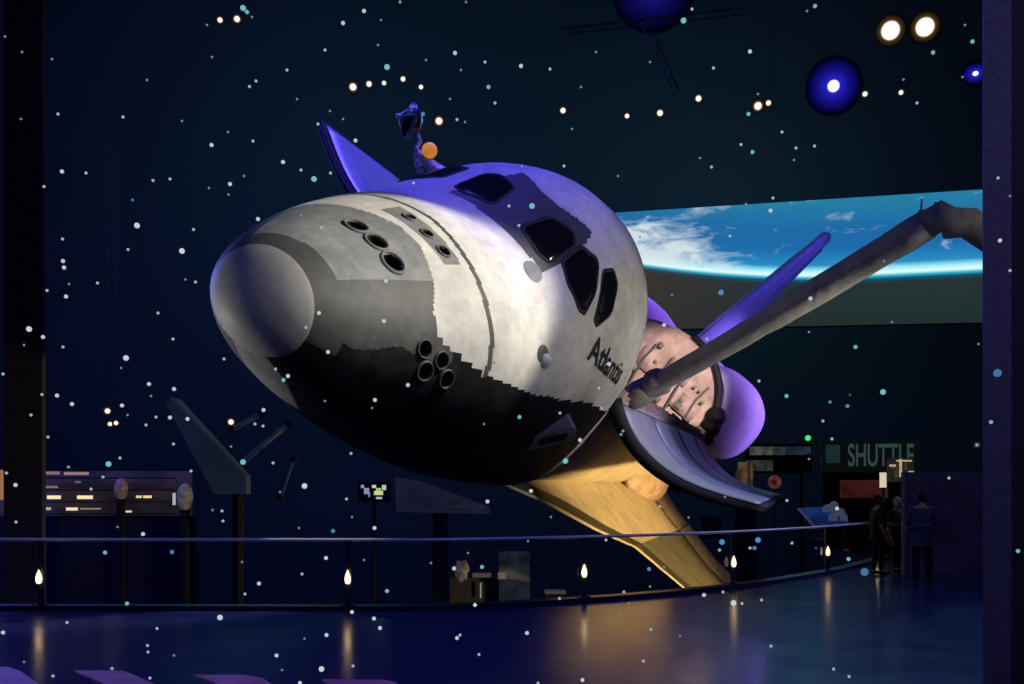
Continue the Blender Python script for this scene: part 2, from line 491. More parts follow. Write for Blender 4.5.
# keel equipment: airlock and docking ring forward in the bay
bm = bmesh.new()
lathe(bm, [(.95, 0), (1.0, .2), (1.0, 1.5), (.8, 1.75), (.62, 1.8), (.62, 2.3), (.5, 2.3), (.5, 2.2)], (11.5, .5, -2.2), (0, 0, 1), 28, cap1=True)
obj('docking_airlock', bm, M_BLANKET, shuttle, True)

bm = bmesh.new()
rows = []
for i, (x, w_, zt, zb) in enumerate(((27.2, 2.68, 2.45, -3.1), (28.5, 2.85, 2.6, -3.1), (30, 3.05, 2.7, -3.05), (32, 3.2, 2.75, -2.95), (33.3, 3.15, 2.7, -2.7))):
    r = []
    for k in range(64):
        a = 2 * math.pi * k / 64; c, s = math.cos(a), math.sin(a); e = 2 / 2.8
        r.append((x, w_ * math.copysign(abs(c) ** e, c), (zt if s > 0 else -zb) * math.copysign(abs(s) ** e, s)))
    rows.append(r)
vr = grid(bm, rows, closed=True); bm.faces.new(vr[-1])
for f in bm.faces: f.material_index = 1 if f.calc_center_median().z < -2.5 else 0
bmesh.ops.recalc_face_normals(bm, faces=bm.faces)
obj('aft_fuselage', bm, [M_FELT, M_BLACK], shuttle, True)
bm = bmesh.new()
extrude_poly(bm, [(33.2, -2.9, -2.75), (35.4, -2.8, -2.9), (35.4, 2.8, -2.9), (33.2, 2.9, -2.75)], (0, 0, .25))
obj('body_flap', bm, M_BLACK, shuttle)
for (y, z) in ((0, .9), (-1.35, -1.0), (1.35, -1.0)):
    bm = bmesh.new()
    lathe(bm, [(.35, 0), (.6, .4), (.95, 1.2), (1.15, 2.4), (1.1, 2.4), (.9, 1.2), (.3, .3)], (33.2, y, z), (1, 0, .1), 32)
    obj('main_engine', bm, M_MIDG, shuttle, True)

# orbital manoeuvring pods
for s in (-1, 1):
    bm = bmesh.new()
    rows = []
    prof = [(27.32, .35), (27.36, .62), (27.55, .86), (28.0, .98), (29, 1.0), (31, .98), (32.6, .9), (33.6, .72)]
    for x, q in prof:
        r = []
        for k in range(48):
            a = 2 * math.pi * k / 48; c, t = math.cos(a), math.sin(a)
            r.append((x, s * 2.30 + 1.70 * q * math.copysign(abs(c) ** .85, c), 1.05 + 1.72 * q * math.copysign(abs(t) ** .85, t)))
        rows.append(r)
    vr = grid(bm, rows, closed=True); bm.faces.new(vr[-1]); bm.faces.new(vr[0][::-1])
    bmesh.ops.recalc_face_normals(bm, faces=bm.faces)
    p = obj('engine_pod', bm, M_POD, shuttle, True)
    bm = bmesh.new(); lathe(bm, [(.2, 0), (.3, .3), (.55, 1.1), (.5, 1.1), (.2, .3)], (33.5, s * 2.3, 1.6), (1, s * -.1, .1), 24)
    obj('pod_engine_bell', bm, M_MIDG, p, True)

# vertical tail with rudder
def slab(bm, pts, th, ax=1, mi=0):
    """tapered fin: pts [(le_x, te_x, height)] sections, lens-shaped thickness"""
    rows = []
    for le, te, h, t in pts:
        r = []
        for u, k in ((0, 0), (.08, .55), (.3, 1), (.6, .9), (1, .25), (1, -.25), (.6, -.9), (.3, -1), (.08, -.55)):
            r.append((le + (te - le) * u, k * t, h))
        rows.append(r)
    vr = grid(bm, rows, mi, closed=True); bm.faces.new(vr[-1]); bm.faces.new(vr[0][::-1])
    bmesh.ops.recalc_face_normals(bm, faces=bm.faces)
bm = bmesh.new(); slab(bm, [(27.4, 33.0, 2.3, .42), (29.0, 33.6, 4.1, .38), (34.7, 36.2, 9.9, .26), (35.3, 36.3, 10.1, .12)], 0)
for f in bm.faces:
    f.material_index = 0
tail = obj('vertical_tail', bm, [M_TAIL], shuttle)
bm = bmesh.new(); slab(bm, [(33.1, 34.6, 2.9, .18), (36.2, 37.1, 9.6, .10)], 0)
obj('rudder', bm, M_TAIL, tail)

# wings
def wing(s):
    # (le_x, te_x, y, z) sections from root out
    secs = [(8.0, 28.3, 2.20, -2.72, .20), (10.4, 28.2, 2.85, -2.80, .30), (13.2, 27.6, 3.72, -2.97, .34), (16.2, 27.3, 4.45, -3.10, .34), (17.9, 26.3, 6.10, -3.28, .28), (20.1, 26.1, 8.0, -3.40, .22), (24.2, 26.9, 11.7, -3.5, .10)]
    bm = bmesh.new()
    us = [0, .014, .04, .085, .11, .16, .25, .4, .55, .7, .82, .88]
    def th(u): return 1.9 * (math.sqrt(u) * .62 - u * .52 + .02 * u * u)
    top, botm = [], []
    for le, te, y, z, t in secs:
        top.append([(le + (te - le) * u, s * y, z + t * th(u)) for u in us]); botm.append([(le + (te - le) * u, s * y, z - t * .7 * th(u)) for u in us])
    vt = grid(bm, top); vb = grid(bm, botm)
    m = len(us) - 1
    for i in range(len(secs) - 1):
        bm.faces.new((vt[i][m], vt[i + 1][m], vb[i + 1][m], vb[i][m]))
    bm.faces.new(vt[-1] + vb[-1][::-1])
    bmesh.ops.remove_doubles(bm, verts=bm.verts, dist=.0005)
    nt = (len(secs) - 1) * m
    bm.faces.ensure_lookup_table()
    for j, f in enumerate(bm.faces):
        if j < nt:
            i, k = divmod(j, m)
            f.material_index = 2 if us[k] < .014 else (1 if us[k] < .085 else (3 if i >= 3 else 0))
        else: f.material_index = 1
    bmesh.ops.recalc_face_normals(bm, faces=bm.faces)
    w = obj('wing', bm, [M_FELT, M_MIDG, M_RCC, M_WING_SHADE], shuttle, True, label='port wing with carbon leading edge' if s < 0 else 'starboard wing')
    # elevons, slightly raised
    for a, b in ((0, 3), (3, 6)):
        bm = bmesh.new(); rows = []
        for q in range(a, b + 1):
            le, te, y, z, t = secs[q]
            if q == a: y += .05
            if q == 0: y = 2.75
            x0 = le + (te - le) * .885; x1 = te - .05; h = t * th(.88) + .03
            rows.append([(x0, s * y, z - h), (x0, s * y, z + h + .02), (x1, s * y, z + .34), (x1 + .02, s * y, z + .28)])
        vr = grid(bm, rows, closed=True); bm.faces.new(vr[0][::-1]); bm.faces.new(vr[-1])
        bmesh.ops.recalc_face_normals(bm, faces=bm.faces)
        obj('elevon', bm, M_RCC, w)
wing(-1); wing(1)
# wing root fairing bulge aft on the port side
bm = bmesh.new(); lathe(bm, [(.02, -4.2), (.30, -3.2), (.62, -1.6), (.78, .2), (.66, 1.2), (.1, 2.1)], (25.5, -2.42, -2.45), (1, 0, 0), 24)
obj('wing_root_fairing', bm, M_BLANKET, shuttle, True)
# side vent door on the port chine
bm = bmesh.new()
C0 = orb_x(548, 440, 6.25)
nv = Vector((-.45, -.86, -.25)).normalized()
dirv = (orb_x(566, 425, 7.1) - orb_x(532, 455, 6.45)); dirv = (dirv - nv * dirv.dot(nv)).normalized(); per = nv.cross(dirv)
pl = [(-.55, -.10), (-.46, -.19), (.46, -.19), (.55, -.10), (.55, .10), (.46, .19), (-.46, .19), (-.55, .10)]
extrude_poly(bm, [C0 + dirv * a + per * b for a, b in pl], -nv * .7)
vd = obj('side_vent_door', bm, M_GREY, shuttle)
bm = bmesh.new(); extrude_poly(bm, [C0 + nv * .012 + dirv * (a * .5 + .1) + per * b * .45 for a, b in pl], -nv * .03)
obj('vent_opening', bm, M_HOLE, vd)

# payload bay doors, open
def bay_door(s):
    hy, hz, ty, tz, sag = 2.72, .08, 6.42, .36, .62
    def arc(off):
        pts = []
        for i in range(25):
            t = i / 24
            y = hy + (ty - hy) * t; z = hz + (tz - hz) * t
            b = math.sin(math.pi * t ** .85) * sag
            pts.append((y + off * .15 * (t - .5), z - b - off * (1 if 0 < t < 1 else .9)))
        return pts
    inn, out = arc(0), arc(.16)
    nx = 32
    bm = bmesh.new()
    X = [8.95 + (27.1 - 8.95) * i / nx for i in range(nx + 1)]
    a = grid(bm, [[(x, s * y, z) for y, z in out] for x in X])
    b = grid(bm, [[(x, s * y, z + .02) for y, z in inn] for x in X], 1)
    for r in (0, -1):
        for k in range(24):
            f = bm.faces.new((a[r][k], a[r][k + 1], b[r][k + 1], b[r][k])); f.material_index = 1
    for k in (0, -1):
        for i in range(nx):
            f = bm.faces.new((a[i][k], a[i + 1][k], b[i + 1][k], b[i][k])); f.material_index = 1
    bmesh.ops.recalc_face_normals(bm, faces=bm.faces)
    d = obj('payload_bay_door', bm, [M_DOOR, M_EDGE], shuttle, True, label='open port bay door' if s < 0 else 'open starboard bay door')
    # radiator panels standing just inside the door
    for p in range(4):
        x0 = 9.06 + p * 4.5; x1 = x0 + 4.49
        bm = bmesh.new()
        sub = inn[1:-1]
        rows = []
        for x in [x0 + (x1 - x0) * i / 6 for i in range(7)]:
            rows.append([(x, s * y, z + .04) for y, z in sub])
        grid(bm, rows)
        bmesh.ops.recalc_face_normals(bm, faces=bm.faces)
        rp = obj('radiator_panel', bm, M_RADI, d, True)
        sm = rp.modifiers.new('thickness', 'SOLIDIFY'); sm.thickness = .03
    # seal along the forward edge
    bm = bmesh.new()
    tube(bm, [(8.93, s * y, z - .08) for y, z in inn], [(.17 if s < 0 else .09) - (.11 if s < 0 else .06) * (k / 24) for k in range(25)], 10)
    obj('door_seal', bm, M_EDGE, d, True)
bay_door(-1); bay_door(1)

# robotic arm
sh = orb_x(639, 394, 10.2); el = orb_x(928, 224, 6.6)
arm = thing('robotic_arm', '', ''); del arm['label']; del arm['category']; arm.parent = shuttle
bm = bmesh.new()
lathe(bm, [(.26, -.25), (.3, 0), (.27, .3)], sh, (el - sh), 18, cap0=True, cap1=True)
dsh = (el - sh).normalized()
lathe(bm, [(.2, -.2), (.3, -.1), (.3, .15), (.2, .25)], sh + dsh * .55, dsh.orthogonal(), 16, cap0=True, cap1=True)
obj('shoulder_joint', bm, M_ARMD, arm, True)
bm = bmesh.new()
NP = 18
pts = [sh + (el - sh) * (i / NP) + Vector((0, 0, -.12 * math.sin(math.pi * i / NP))) for i in range(NP + 1)]
tube(bm, pts, [.20 + .06 * (i / NP) + random.uniform(-.012, .012) for i in range(NP + 1)], 18)
obj('upper_boom', bm, M_ARM, arm, True)
eR = Minv @ (OW(*el) + Vector((.6, -.15, -.02))); wr = Minv @ (OW(*el) + Vector((5.6, 3.0, -1.9)))
bm = bmesh.new()
tube(bm, [el - dsh * .1, el + dsh * .25, el * .45 + eR * .55, eR, eR * .8 + wr * .2], [.235, .25, .26, .25, .2], 18)
ej = obj('elbow_joint', bm, M_ARMD, arm, True)
bm = bmesh.new()
e0 = OW(*el)
for dx, hh in ((-.12, .33), (.1, .28)):
    tube(bm, [Minv @ (e0 + Vector((dx, 0, .1))), Minv @ (e0 + Vector((dx + .02, 0, hh + .08)))], .016, 6)
    tube(bm, [Minv @ (e0 + Vector((dx - .03, 0, .2))), Minv @ (e0 + Vector((dx + .12, 0, .22)))], .03, 6)
obj('camera_antenna', bm, M_ARMD, ej, True)
bm = bmesh.new(); tube(bm, [eR + (wr - eR) * i / 8 for i in range(9)], [.2 - .004 * i for i in range(9)], 16)
obj('lower_boom', bm, M_ARM, arm, True)
bm = bmesh.new(); dw = (wr - eR).normalized()
lathe(bm, [(.17, 0), (.22, .1), (.22, .5), (.17, .6), (.2, .7), (.2, 1.1), (.12, 1.15)], wr, dw, 16, cap0=True, cap1=True)
obj('wrist_joint', bm, M_ARMD, arm, True)

# dish antenna on the starboard sill
ant = thing('dish_antenna', '', ''); del ant['label']; del ant['category']; ant.parent = shuttle
A = lambda px, py, x=9.6: orb_x(px, py, x)
bm = bmesh.new()
pa = [Vector((9.6, 2.75, .5)), A(452, 186), A(440, 174), A(430, 164)]
tube(bm, pa, [.22, .24, .19, .12], 12)
obj('antenna_mount', bm, M_FOIL, ant, True)
bm = bmesh.new()
g = A(429.5, 150.5)
vd_ = (Minv.to_3x3() @ Vector((.25, -1, -.1))).normalized()
lathe(bm, [(.02, .1), (.12, .1), (.165, .06), (.175, 0), (.165, -.06), (.10, -.09)], g, vd_, 24, cap0=True, cap1=True)
obj('amber_gyro_cover', bm, M_GOLD, ant, True, label='round amber cover')
bm = bmesh.new()
tube(bm, [A(431, 165), A(421, 158), A(415.5, 148), A(420, 142), A(417, 130), A(413.5, 122)], [.09, .11, .06, .055, .04, .05], 10)
for px, py, r_ in ((419, 163, .12), (424, 158, .10), (417, 155, .09), (420, 170, .08)):
    lathe(bm, [(.02, -r_), (r_ * .8, -r_ * .6), (r_, 0), (r_ * .8, r_ * .6), (.02, r_)], A(px, py), (0, 1, .3), 10)
obj('gimbal', bm, M_FOIL, ant, True)
bm = bmesh.new()
dc = A(413, 122); da = (Minv.to_3x3() @ Vector((-.86, -.42, .22))).normalized()
lathe(bm, [(.02, -.17), (.16, -.13), (.32, -.02), (.42, .12), (.43, .11), (.33, -.05), (.16, -.17), (.02, -.21)], dc, da, 32)
dish = obj('dish', bm, M_DISH, ant, True)
bm = bmesh.new()
for k in range(3):
    a_ = da.orthogonal().normalized(); b_ = da.cross(a_); q = 2.09 * k
    tube(bm, [dc + (a_ * math.cos(q) + b_ * math.sin(q)) * .4 + da * .1, dc + da * .36], .014, 6)
lathe(bm, [(.05, 0), (.05, .1)], dc + da * .3, da, 10, cap0=True, cap1=True)
obj('feed_horn', bm, M_FOIL, dish, True)
# ------------------------------------------------------------------ setting
M_HALL = mat('hall_black', (.030, .036, .05, 1), .9)
M_CEIL = mat('ceiling_black', (.02, .032, .034, 1), .9)
M_PIT = mat('pit_floor', (.02, .025, .05, 1), .6)
M_FLOOR, n, l = new_mat('polished_floor')
b = n['Principled BSDF']; b.inputs['Base Color'].default_value = (.015, .020, .11, 1); b.inputs['Roughness'].default_value = .2
b.inputs['Specular IOR Level'].default_value = .55
tc = n.new('ShaderNodeTexCoord'); t = n.new('ShaderNodeTexNoise'); t.inputs['Scale'].default_value = 1.2; t.inputs['Detail'].default_value = 6
l.new(tc.outputs['Object'], t.inputs['Vector'])
mr = n.new('ShaderNodeMapRange'); mr.inputs[3].default_value = .14; mr.inputs[4].default_value = .27; l.new(t.outputs['Fac'], mr.inputs[0]); l.new(mr.outputs[0], b.inputs['Roughness'])
M_KERB = mat('kerb_dark', (.008, .010, .028, 1), .35)
M_STEEL = mat('brushed_steel', (.62, .64, .68, 1), .4, metal=.4)
M_POST = mat('post_dark', (.02, .025, .05, 1), .4, metal=.4)
M_LAMPBODY = mat('lamp_body', (.01, .01, .012, 1), .6)
M_COLUMN = mat('column_indigo', (.12, .115, .20, 1), .8, noise=.3, nscale=20)
M_TRUSS = mat('truss_dark', (.06, .075, .09, 1), .6)

# platform floor with curved edge, kerb and railing
EDGE = [(-34, 14.9), (-16, 14.85), (-6, 14.8), (-2.4, 14.75), (-1.0, 14.85), (.3, 15.5), (1.3, 16.15), (2.6, 17.15), (4.1, 18.6), (5.7, 20.6), (7.3, 22.9), (9.0, 25.8), (10.6, 28.8), (11.6, 32), (11.8, 36), (11.8, 40)]
def smooth2(P, n=6):
    out = []
    for i in range(len(P) - 1):
        p0, p1, p2, p3 = P[max(i - 1, 0)], P[i], P[i + 1], P[min(i + 2, len(P) - 1)]
        for j in range(n):
            t = j / n
            out.append(tuple(.5 * (2 * p1[q] + (p2[q] - p0[q]) * t + (2 * p0[q] - 5 * p1[q] + 4 * p2[q] - p3[q]) * t * t + (3 * p1[q] - p0[q] - 3 * p2[q] + p3[q]) * t**3) for q in (0, 1)))
    out.append(P[-1]); return out
ED = smooth2(EDGE)
def inset(P, d):
    out = []
    for i, p in enumerate(P):
        a, b_ = P[max(i - 1, 0)], P[min(i + 1, len(P) - 1)]
        t = Vector((b_[0] - a[0], b_[1] - a[1])).normalized()
        out.append((p[0] + t.y * d, p[1] - t.x * d))
    return out
bm = bmesh.new()
rows = [[(x, y, 0), (max(x, -34) if y < 16 else x + (34 - x) * .0 + 0, y, 0)] for x, y in ED]
bm.free(); bm = bmesh.new()
poly = [(x, y, 0) for x, y in ED] + [(34, 40, 0), (34, -4, 0), (-34, -4, 0)]
vs = [bm.verts.new(p) for p in poly]; f = bm.faces.new(vs)
low = [bm.verts.new((p[0], p[1], -.45)) for p in poly]
for i in range(len(vs)): bm.faces.new((vs[i], vs[(i + 1) % len(vs)], low[(i + 1) % len(vs)], low[i]))
bm.faces.new(low[::-1])
bmesh.ops.triangulate(bm, faces=[f])
bmesh.ops.recalc_face_normals(bm, faces=bm.faces)
struct('floor', bm, M_FLOOR)
bm = bmesh.new()
i1 = inset(ED, .30)
grid(bm, [[(x, y, -.2) for x, y in ED], [(x, y, .07) for x, y in ED], [(x, y, .07) for x, y in i1], [(x, y, 0) for x, y in i1]])
bmesh.ops.recalc_face_normals(bm, faces=bm.faces)
struct('trim_1', bm, M_KERB)
bm = bmesh.new(); box(bm, -45, 45, -6, 80, -6.2, -6.0); struct('floor_lower', bm, M_PIT)
bm = bmesh.new(); box(bm, -45, 45, -6, 80, 42, 42.3); struct('ceiling', bm, M_CEIL)
bm = bmesh.new(); box(bm, -45, 45, 78, 78.4, -6, 42); struct('wall_back', bm, M_HALL)
bm = bmesh.new(); box(bm, -45.4, -45, -6, 78, -6, 42); struct('wall_left', bm, M_HALL)
bm = bmesh.new(); box(bm, 45, 45.4, -6, 78, -6, 42); struct('wall_right', bm, M_HALL)
bm = bmesh.new(); box(bm, -45, 45, -6.4, -6, -6, 42); struct('wall_front', bm, M_HALL)
# near partition at the right with its pale edge column
x0 = W(984.5, 300, 7).x; x1 = W(1011.5, 300, 7).x
bm = bmesh.new(); box(bm, x0, x1, 7.0, 7.03, 0, 42); struct('column_right', bm, M_COLUMN)
bm = bmesh.new(); box(bm, x1, x1 + .9, 7.06, 7.3, 0, 42); struct('wall_partition', bm, M_HALL)

# railing
rail = thing('glass_railing', 'steel-topped glass railing curving along the edge of the viewing platform', 'railing', (0, 14.6, 0))
RI = inset(ED, .17)
rpts = [(x, y, 1.02) for x, y in RI if y < 29.0]
bm = bmesh.new(); tube(bm, [(x, y - 14.6, z) for x, y, z in rpts], .026, 10)
obj('handrail', bm, M_STEEL, rail, True)
def at_px(px):
    for (xa, ya), (xb, yb) in zip(RI, RI[1:]):
        ua, ub = CX + F * xa / ya, CX + F * xb / yb
        if ua <= px <= ub:
            t = (px - ua) / (ub - ua); return xa + (xb - xa) * t, ya + (yb - ya) * t
PX = [-262, 41, 348.5, 584, 733, 827, 876]
M_RLAMP = emat('rail_lamp_glow', (1.0, .66, .30, 1), 3.4)
M_RLAMP2 = emat('rail_lamp_hot', (1.0, .85, .6, 1), 6)
for px in PX:
    x, y = at_px(px)
    y -= 14.6
    bm = bmesh.new(); box(bm, x - .045, x + .045, y - .02, y + .02, 0.0, 1.0)
    box(bm, x - .10, x + .10, y - .07, y + .07, 0.0, .085)
    p = obj('post', bm, M_POST, rail)
    bm = bmesh.new()
    lathe(bm, [(.004, -.085), (.03, -.075), (.044, -.03), (.04, .02), (.022, .075), (.004, .12)], (x, y - .07, .47), (0, 0, 1), 14)
    obj('post_lamp', bm, M_RLAMP, p, True, label='small warm post lamp')
M_RGLASS, n, l = new_mat('railing_glass')
n.clear(); o_ = n.new('ShaderNodeOutputMaterial'); tr = n.new('ShaderNodeBsdfTransparent'); tr.inputs[0].default_value = (.80, .82, .86, 1)
gl = n.new('ShaderNodeBsdfGlossy'); gl.inputs['Roughness'].default_value = .03; gl.inputs[0].default_value = (.6, .65, .9, 1)
fr = n.new('ShaderNodeFresnel'); fr.inputs[0].default_value = 1.45; mx = n.new('ShaderNodeMixShader')
fm = n.new('ShaderNodeMath'); fm.operation = 'MULTIPLY'; fm.inputs[1].default_value = .35; l.new(fr.outputs[0], fm.inputs[0]); l.new(fm.outputs[0], mx.inputs[0]); l.new(tr.outputs[0], mx.inputs[1]); l.new(gl.outputs[0], mx.inputs[2]); l.new(mx.outputs[0], o_.inputs[0])
PP = PX + [925]
for a, b_ in zip(PX, PX[1:]):
    seg = [p for p in RI if at_px(a) and at_px(a)[0] + .08 < p[0] < at_px(b_)[0] - .08]
    A_, B_ = at_px(a), at_px(b_)
    seg = [(A_[0] + .08, A_[1])] + seg + [(B_[0] - .08, B_[1] - .05)]
    bm = bmesh.new(); grid(bm, [[(x, y - 14.6, .09) for x, y in seg], [(x, y - 14.6, .985) for x, y in seg]])
    obj('glass_panel', bm, M_RGLASS, rail)

# earth projection screen
ps = [W(556, 216.5, 62), W(1020, 187, 57), W(1020, 321.5, 57), W(556, 331.5, 62)]
zt = (ps[0].z + ps[1].z) / 2
bm = bmesh.new(); vs = [bm.verts.new(p) for p in ps]; f = bm.faces.new(vs)
uv = bm.loops.layers.uv.new('uv')
for lp, c in zip(f.loops, ((0, 1), (1.0875, 1), (1.0875, 0), (0, 0))): lp[uv].uv = c
M_EARTH, n, l = new_mat('earth_projection'); n.clear()
o_ = n.new('ShaderNodeOutputMaterial'); em = n.new('ShaderNodeEmission'); l.new(em.outputs[0], o_.inputs[0])
uvn = n.new('ShaderNodeUVMap'); uvn.uv_map = 'uv'; sx = n.new('ShaderNodeSeparateXYZ'); l.new(uvn.outputs[0], sx.inputs[0])
def mth(op, a, b=None, c=None, clamp=False):
    m_ = n.new('ShaderNodeMath'); m_.operation = op; m_.use_clamp = clamp
    for i, v in enumerate((a, b, c)):
        if v is None: continue
        if isinstance(v, (int, float)): m_.inputs[i].default_value = v
        else: l.new(v, m_.inputs[i])
    return m_.outputs[0]
u, v = sx.outputs[0], sx.outputs[1]
k = mth('MAXIMUM', mth('SUBTRACT', .72, u), 0.0)
limb = mth('MULTIPLY_ADD', mth('MULTIPLY', k, k), .62, .415)
h = mth('SUBTRACT', v, limb)           # height above the limb
def ramp(fac, stops):
    r_ = n.new('ShaderNodeValToRGB'); e = r_.color_ramp.elements
    while len(e) < len(stops): e.new(.5)
    for q, (p, c) in zip(e, stops): q.position = p; q.color = c
    l.new(fac, r_.inputs[0]); return r_.outputs[0]
hh = mth('MULTIPLY_ADD', h, 1.0, .45, True)
base = ramp(hh, [(0.0, srgb(34, 46, 46)), (.375, srgb(38, 52, 52)), (.405, srgb(20, 80, 110)), (.428, srgb(40, 190, 215)), (.45, srgb(235, 255, 252)), (.485, srgb(150, 235, 250)), (.525, srgb(40, 140, 195)), (.65, srgb(30, 108, 172)), (.8, srgb(30, 105, 165)), (1, srgb(36, 125, 165))])
mp = n.new('ShaderNodeMapping'); mp.inputs['Scale'].default_value = (5.5, 5.0, 1); mp.inputs['Rotation'].default_value = (0, 0, .35); l.new(uvn.outputs[0], mp.inputs[0])
nz = n.new('ShaderNodeTexNoise'); nz.inputs['Scale'].default_value = 1.5; nz.inputs['Detail'].default_value = 9; nz.inputs['Roughness'].default_value = .62; nz.inputs['Distortion'].default_value = .6; l.new(mp.outputs[0], nz.inputs['Vector'])
# clouds: many near the limb at the left, few to the right
left = mth('SUBTRACT', 1.0, mth('MULTIPLY', u, 2.0), None, True)
near = mth('SUBTRACT', 1.0, mth('MULTIPLY', mth('ABSOLUTE', mth('SUBTRACT', h, .07)), 3.0), None, True)
bias = mth('ADD', mth('MULTIPLY', mth('MULTIPLY', left, near), .85), mth('MULTIPLY', mth('SUBTRACT', 1.0, mth('MULTIPLY', u, 1.5), None, True), .10))
cl = mth('MULTIPLY', mth('SUBTRACT', mth('ADD', nz.outputs['Fac'], bias), .60), 4.2, None, True)
cl = mth('MULTIPLY', cl, mth('MULTIPLY', mth('ADD', h, .01), 25, None, True))
cl = mth('MULTIPLY', cl, .85)
mx = n.new('ShaderNodeMix'); mx.data_type = 'RGBA'; l.new(cl, mx.inputs[0]); l.new(base, mx.inputs[6]); mx.inputs[7].default_value = srgb(222, 236, 238)
# dark sky side is brownish at the left
br = mth('MULTIPLY', mth('SUBTRACT', 1.0, mth('MULTIPLY', u, 1.9), None, True), mth('MULTIPLY', h, -14, None, True))
mx2 = n.new('ShaderNodeMix'); mx2.data_type = 'RGBA'; l.new(br, mx2.inputs[0]); l.new(mx.outputs[2], mx2.inputs[6]); mx2.inputs[7].default_value = srgb(66, 52, 48)
l.new(mx2.outputs[2], em.inputs[0]); em.inputs[1].default_value = 1.0
scr = obj('projection_screen', bm, M_EARTH)
tag(scr, 'wide wall screen showing the blue curve of the Earth behind the shuttle tail', 'screen')
bm = bmesh.new()
dn = Vector((0, .3, 0))
extrude_poly(bm, [p + (p - sum(ps, Vector()) / 4).normalized() * .12 + Vector((0, .05, 0)) for p in ps], dn)
obj('screen_frame', bm, M_LAMPBODY, scr)

# ------------------------------------------------------------------ ceiling lamps
def glow_mat(name, core, mid_, r_core, k=2.2, core_s=6.0, mid_s=1.0):
    """lamp face: bright bulb with its halo painted around it as fading emission (radius in object space, unit disc)"""
    m, n, l = new_mat(name); n.clear()
    o = n.new('ShaderNodeOutputMaterial'); e = n.new('ShaderNodeEmission'); l.new(e.outputs[0], o.inputs[0])
    tc = n.new('ShaderNodeTexCoord'); ln = n.new('ShaderNodeVectorMath'); ln.operation = 'LENGTH'; l.new(tc.outputs['Object'], ln.inputs[0])
    r_ = n.new('ShaderNodeValToRGB'); el_ = r_.color_ramp.elements
    el_.new(.5); el_.new(.5); el_.new(.5)
    dim = lambda c, s: (c[0] * s, c[1] * s, c[2] * s, 1)
    for q, (p, c) in zip(el_, ((0, dim(core, core_s)), (r_core, dim(core, core_s)), (r_core * 1.35, dim(mid_, mid_s)), ((1 + r_core) * .46, dim(mid_, mid_s * .36)), (.95, dim(mid_, .012)))): q.position = p; q.color = c  # outer stops paint the glow around the bulb onto the lens
    l.new(ln.outputs['Value'], r_.inputs[0]); l.new(r_.outputs[0], e.inputs[0])
    return m
M_WARM = glow_mat('warm_lamp', (1, .9, .72), srgb(135, 100, 62), .46, core_s=2.0, mid_s=.6)
M_BLUEL = glow_mat('blue_lamp', (.95, .95, 1), srgb(38, 34, 205), .17, core_s=1.6, mid_s=.95)
M_SMALL = glow_mat('small_lamp', (1, .97, .9), srgb(120, 110, 90), .42, core_s=1.4, mid_s=.6)
M_SWARM = glow_mat('small_warm_lamp', (1, .88, .68), srgb(130, 90, 60), .42, core_s=1.4, mid_s=.6)
def lamp(px, py, d, rpx, m, label, group=None, sq=1.0, kind='ceiling_spotlight'):
    p = W(px, py, d); r = rpx * d / F
    to = (Vector((0, 0, EYE)) - p).normalized()
    t = thing(kind, label, 'spotlight', p, group)
    t.rotation_euler = to.to_track_quat('Z', 'Y').to_euler()
    bm = bmesh.new(); lathe(bm, [(.01, 0), (.5, .004), (.98, .01)], (0, 0, 0), (0, 0, 1), 24)
    e = obj('lens', bm, m, t); e.scale = (r, r * sq, r)
    bm = bmesh.new(); lathe(bm, [(r * .45, -r * 1.9), (r * .8, -r * 1.2), (r * 1.02, -.02), (r * 1.05, .0), (r * 1.0, 0.0)], (0, 0, 0), (0, 0, 1), 20, cap0=True)
    hs = obj('housing', bm, M_LAMPBODY, t, True)
    up = t.rotation_euler.to_matrix().inverted() @ Vector((0, 0, 1))
    if kind.startswith('ceiling'):
        bm = bmesh.new(); tube(bm, [Vector((0, 0, -r * 1.2)), Vector((0, 0, -r * 1.2)) + up * (41.95 - p.z)], .004, 5)
        obj('hanging_rod', bm, M_LAMPBODY, t)
    return t
lamp(890.5, 30.5, 40, 15, M_WARM, 'large warm white ceiling spotlight, lower and left of the bright top pair', None)
lamp(925, 27, 40, 15, M_WARM, 'large warm white ceiling spotlight, upper and right of the bright top pair', None)
lamp(833.5, 86, 42, 27, M_BLUEL, 'blue ceiling spotlight with a broad blue halo painted on its lens, above the Earth screen')
lamp(975.5, 73.5, 38, 13, M_BLUEL, 'small blue ceiling spotlight just left of the indigo column', None, .8)
lamp(653, -14, 38, 42, glow_mat('blue_wash', (.25, .25, .8), srgb(30, 28, 150), .1, core_s=.7, mid_s=.8), 'dim blue wash light at the very top edge above the cockpit')
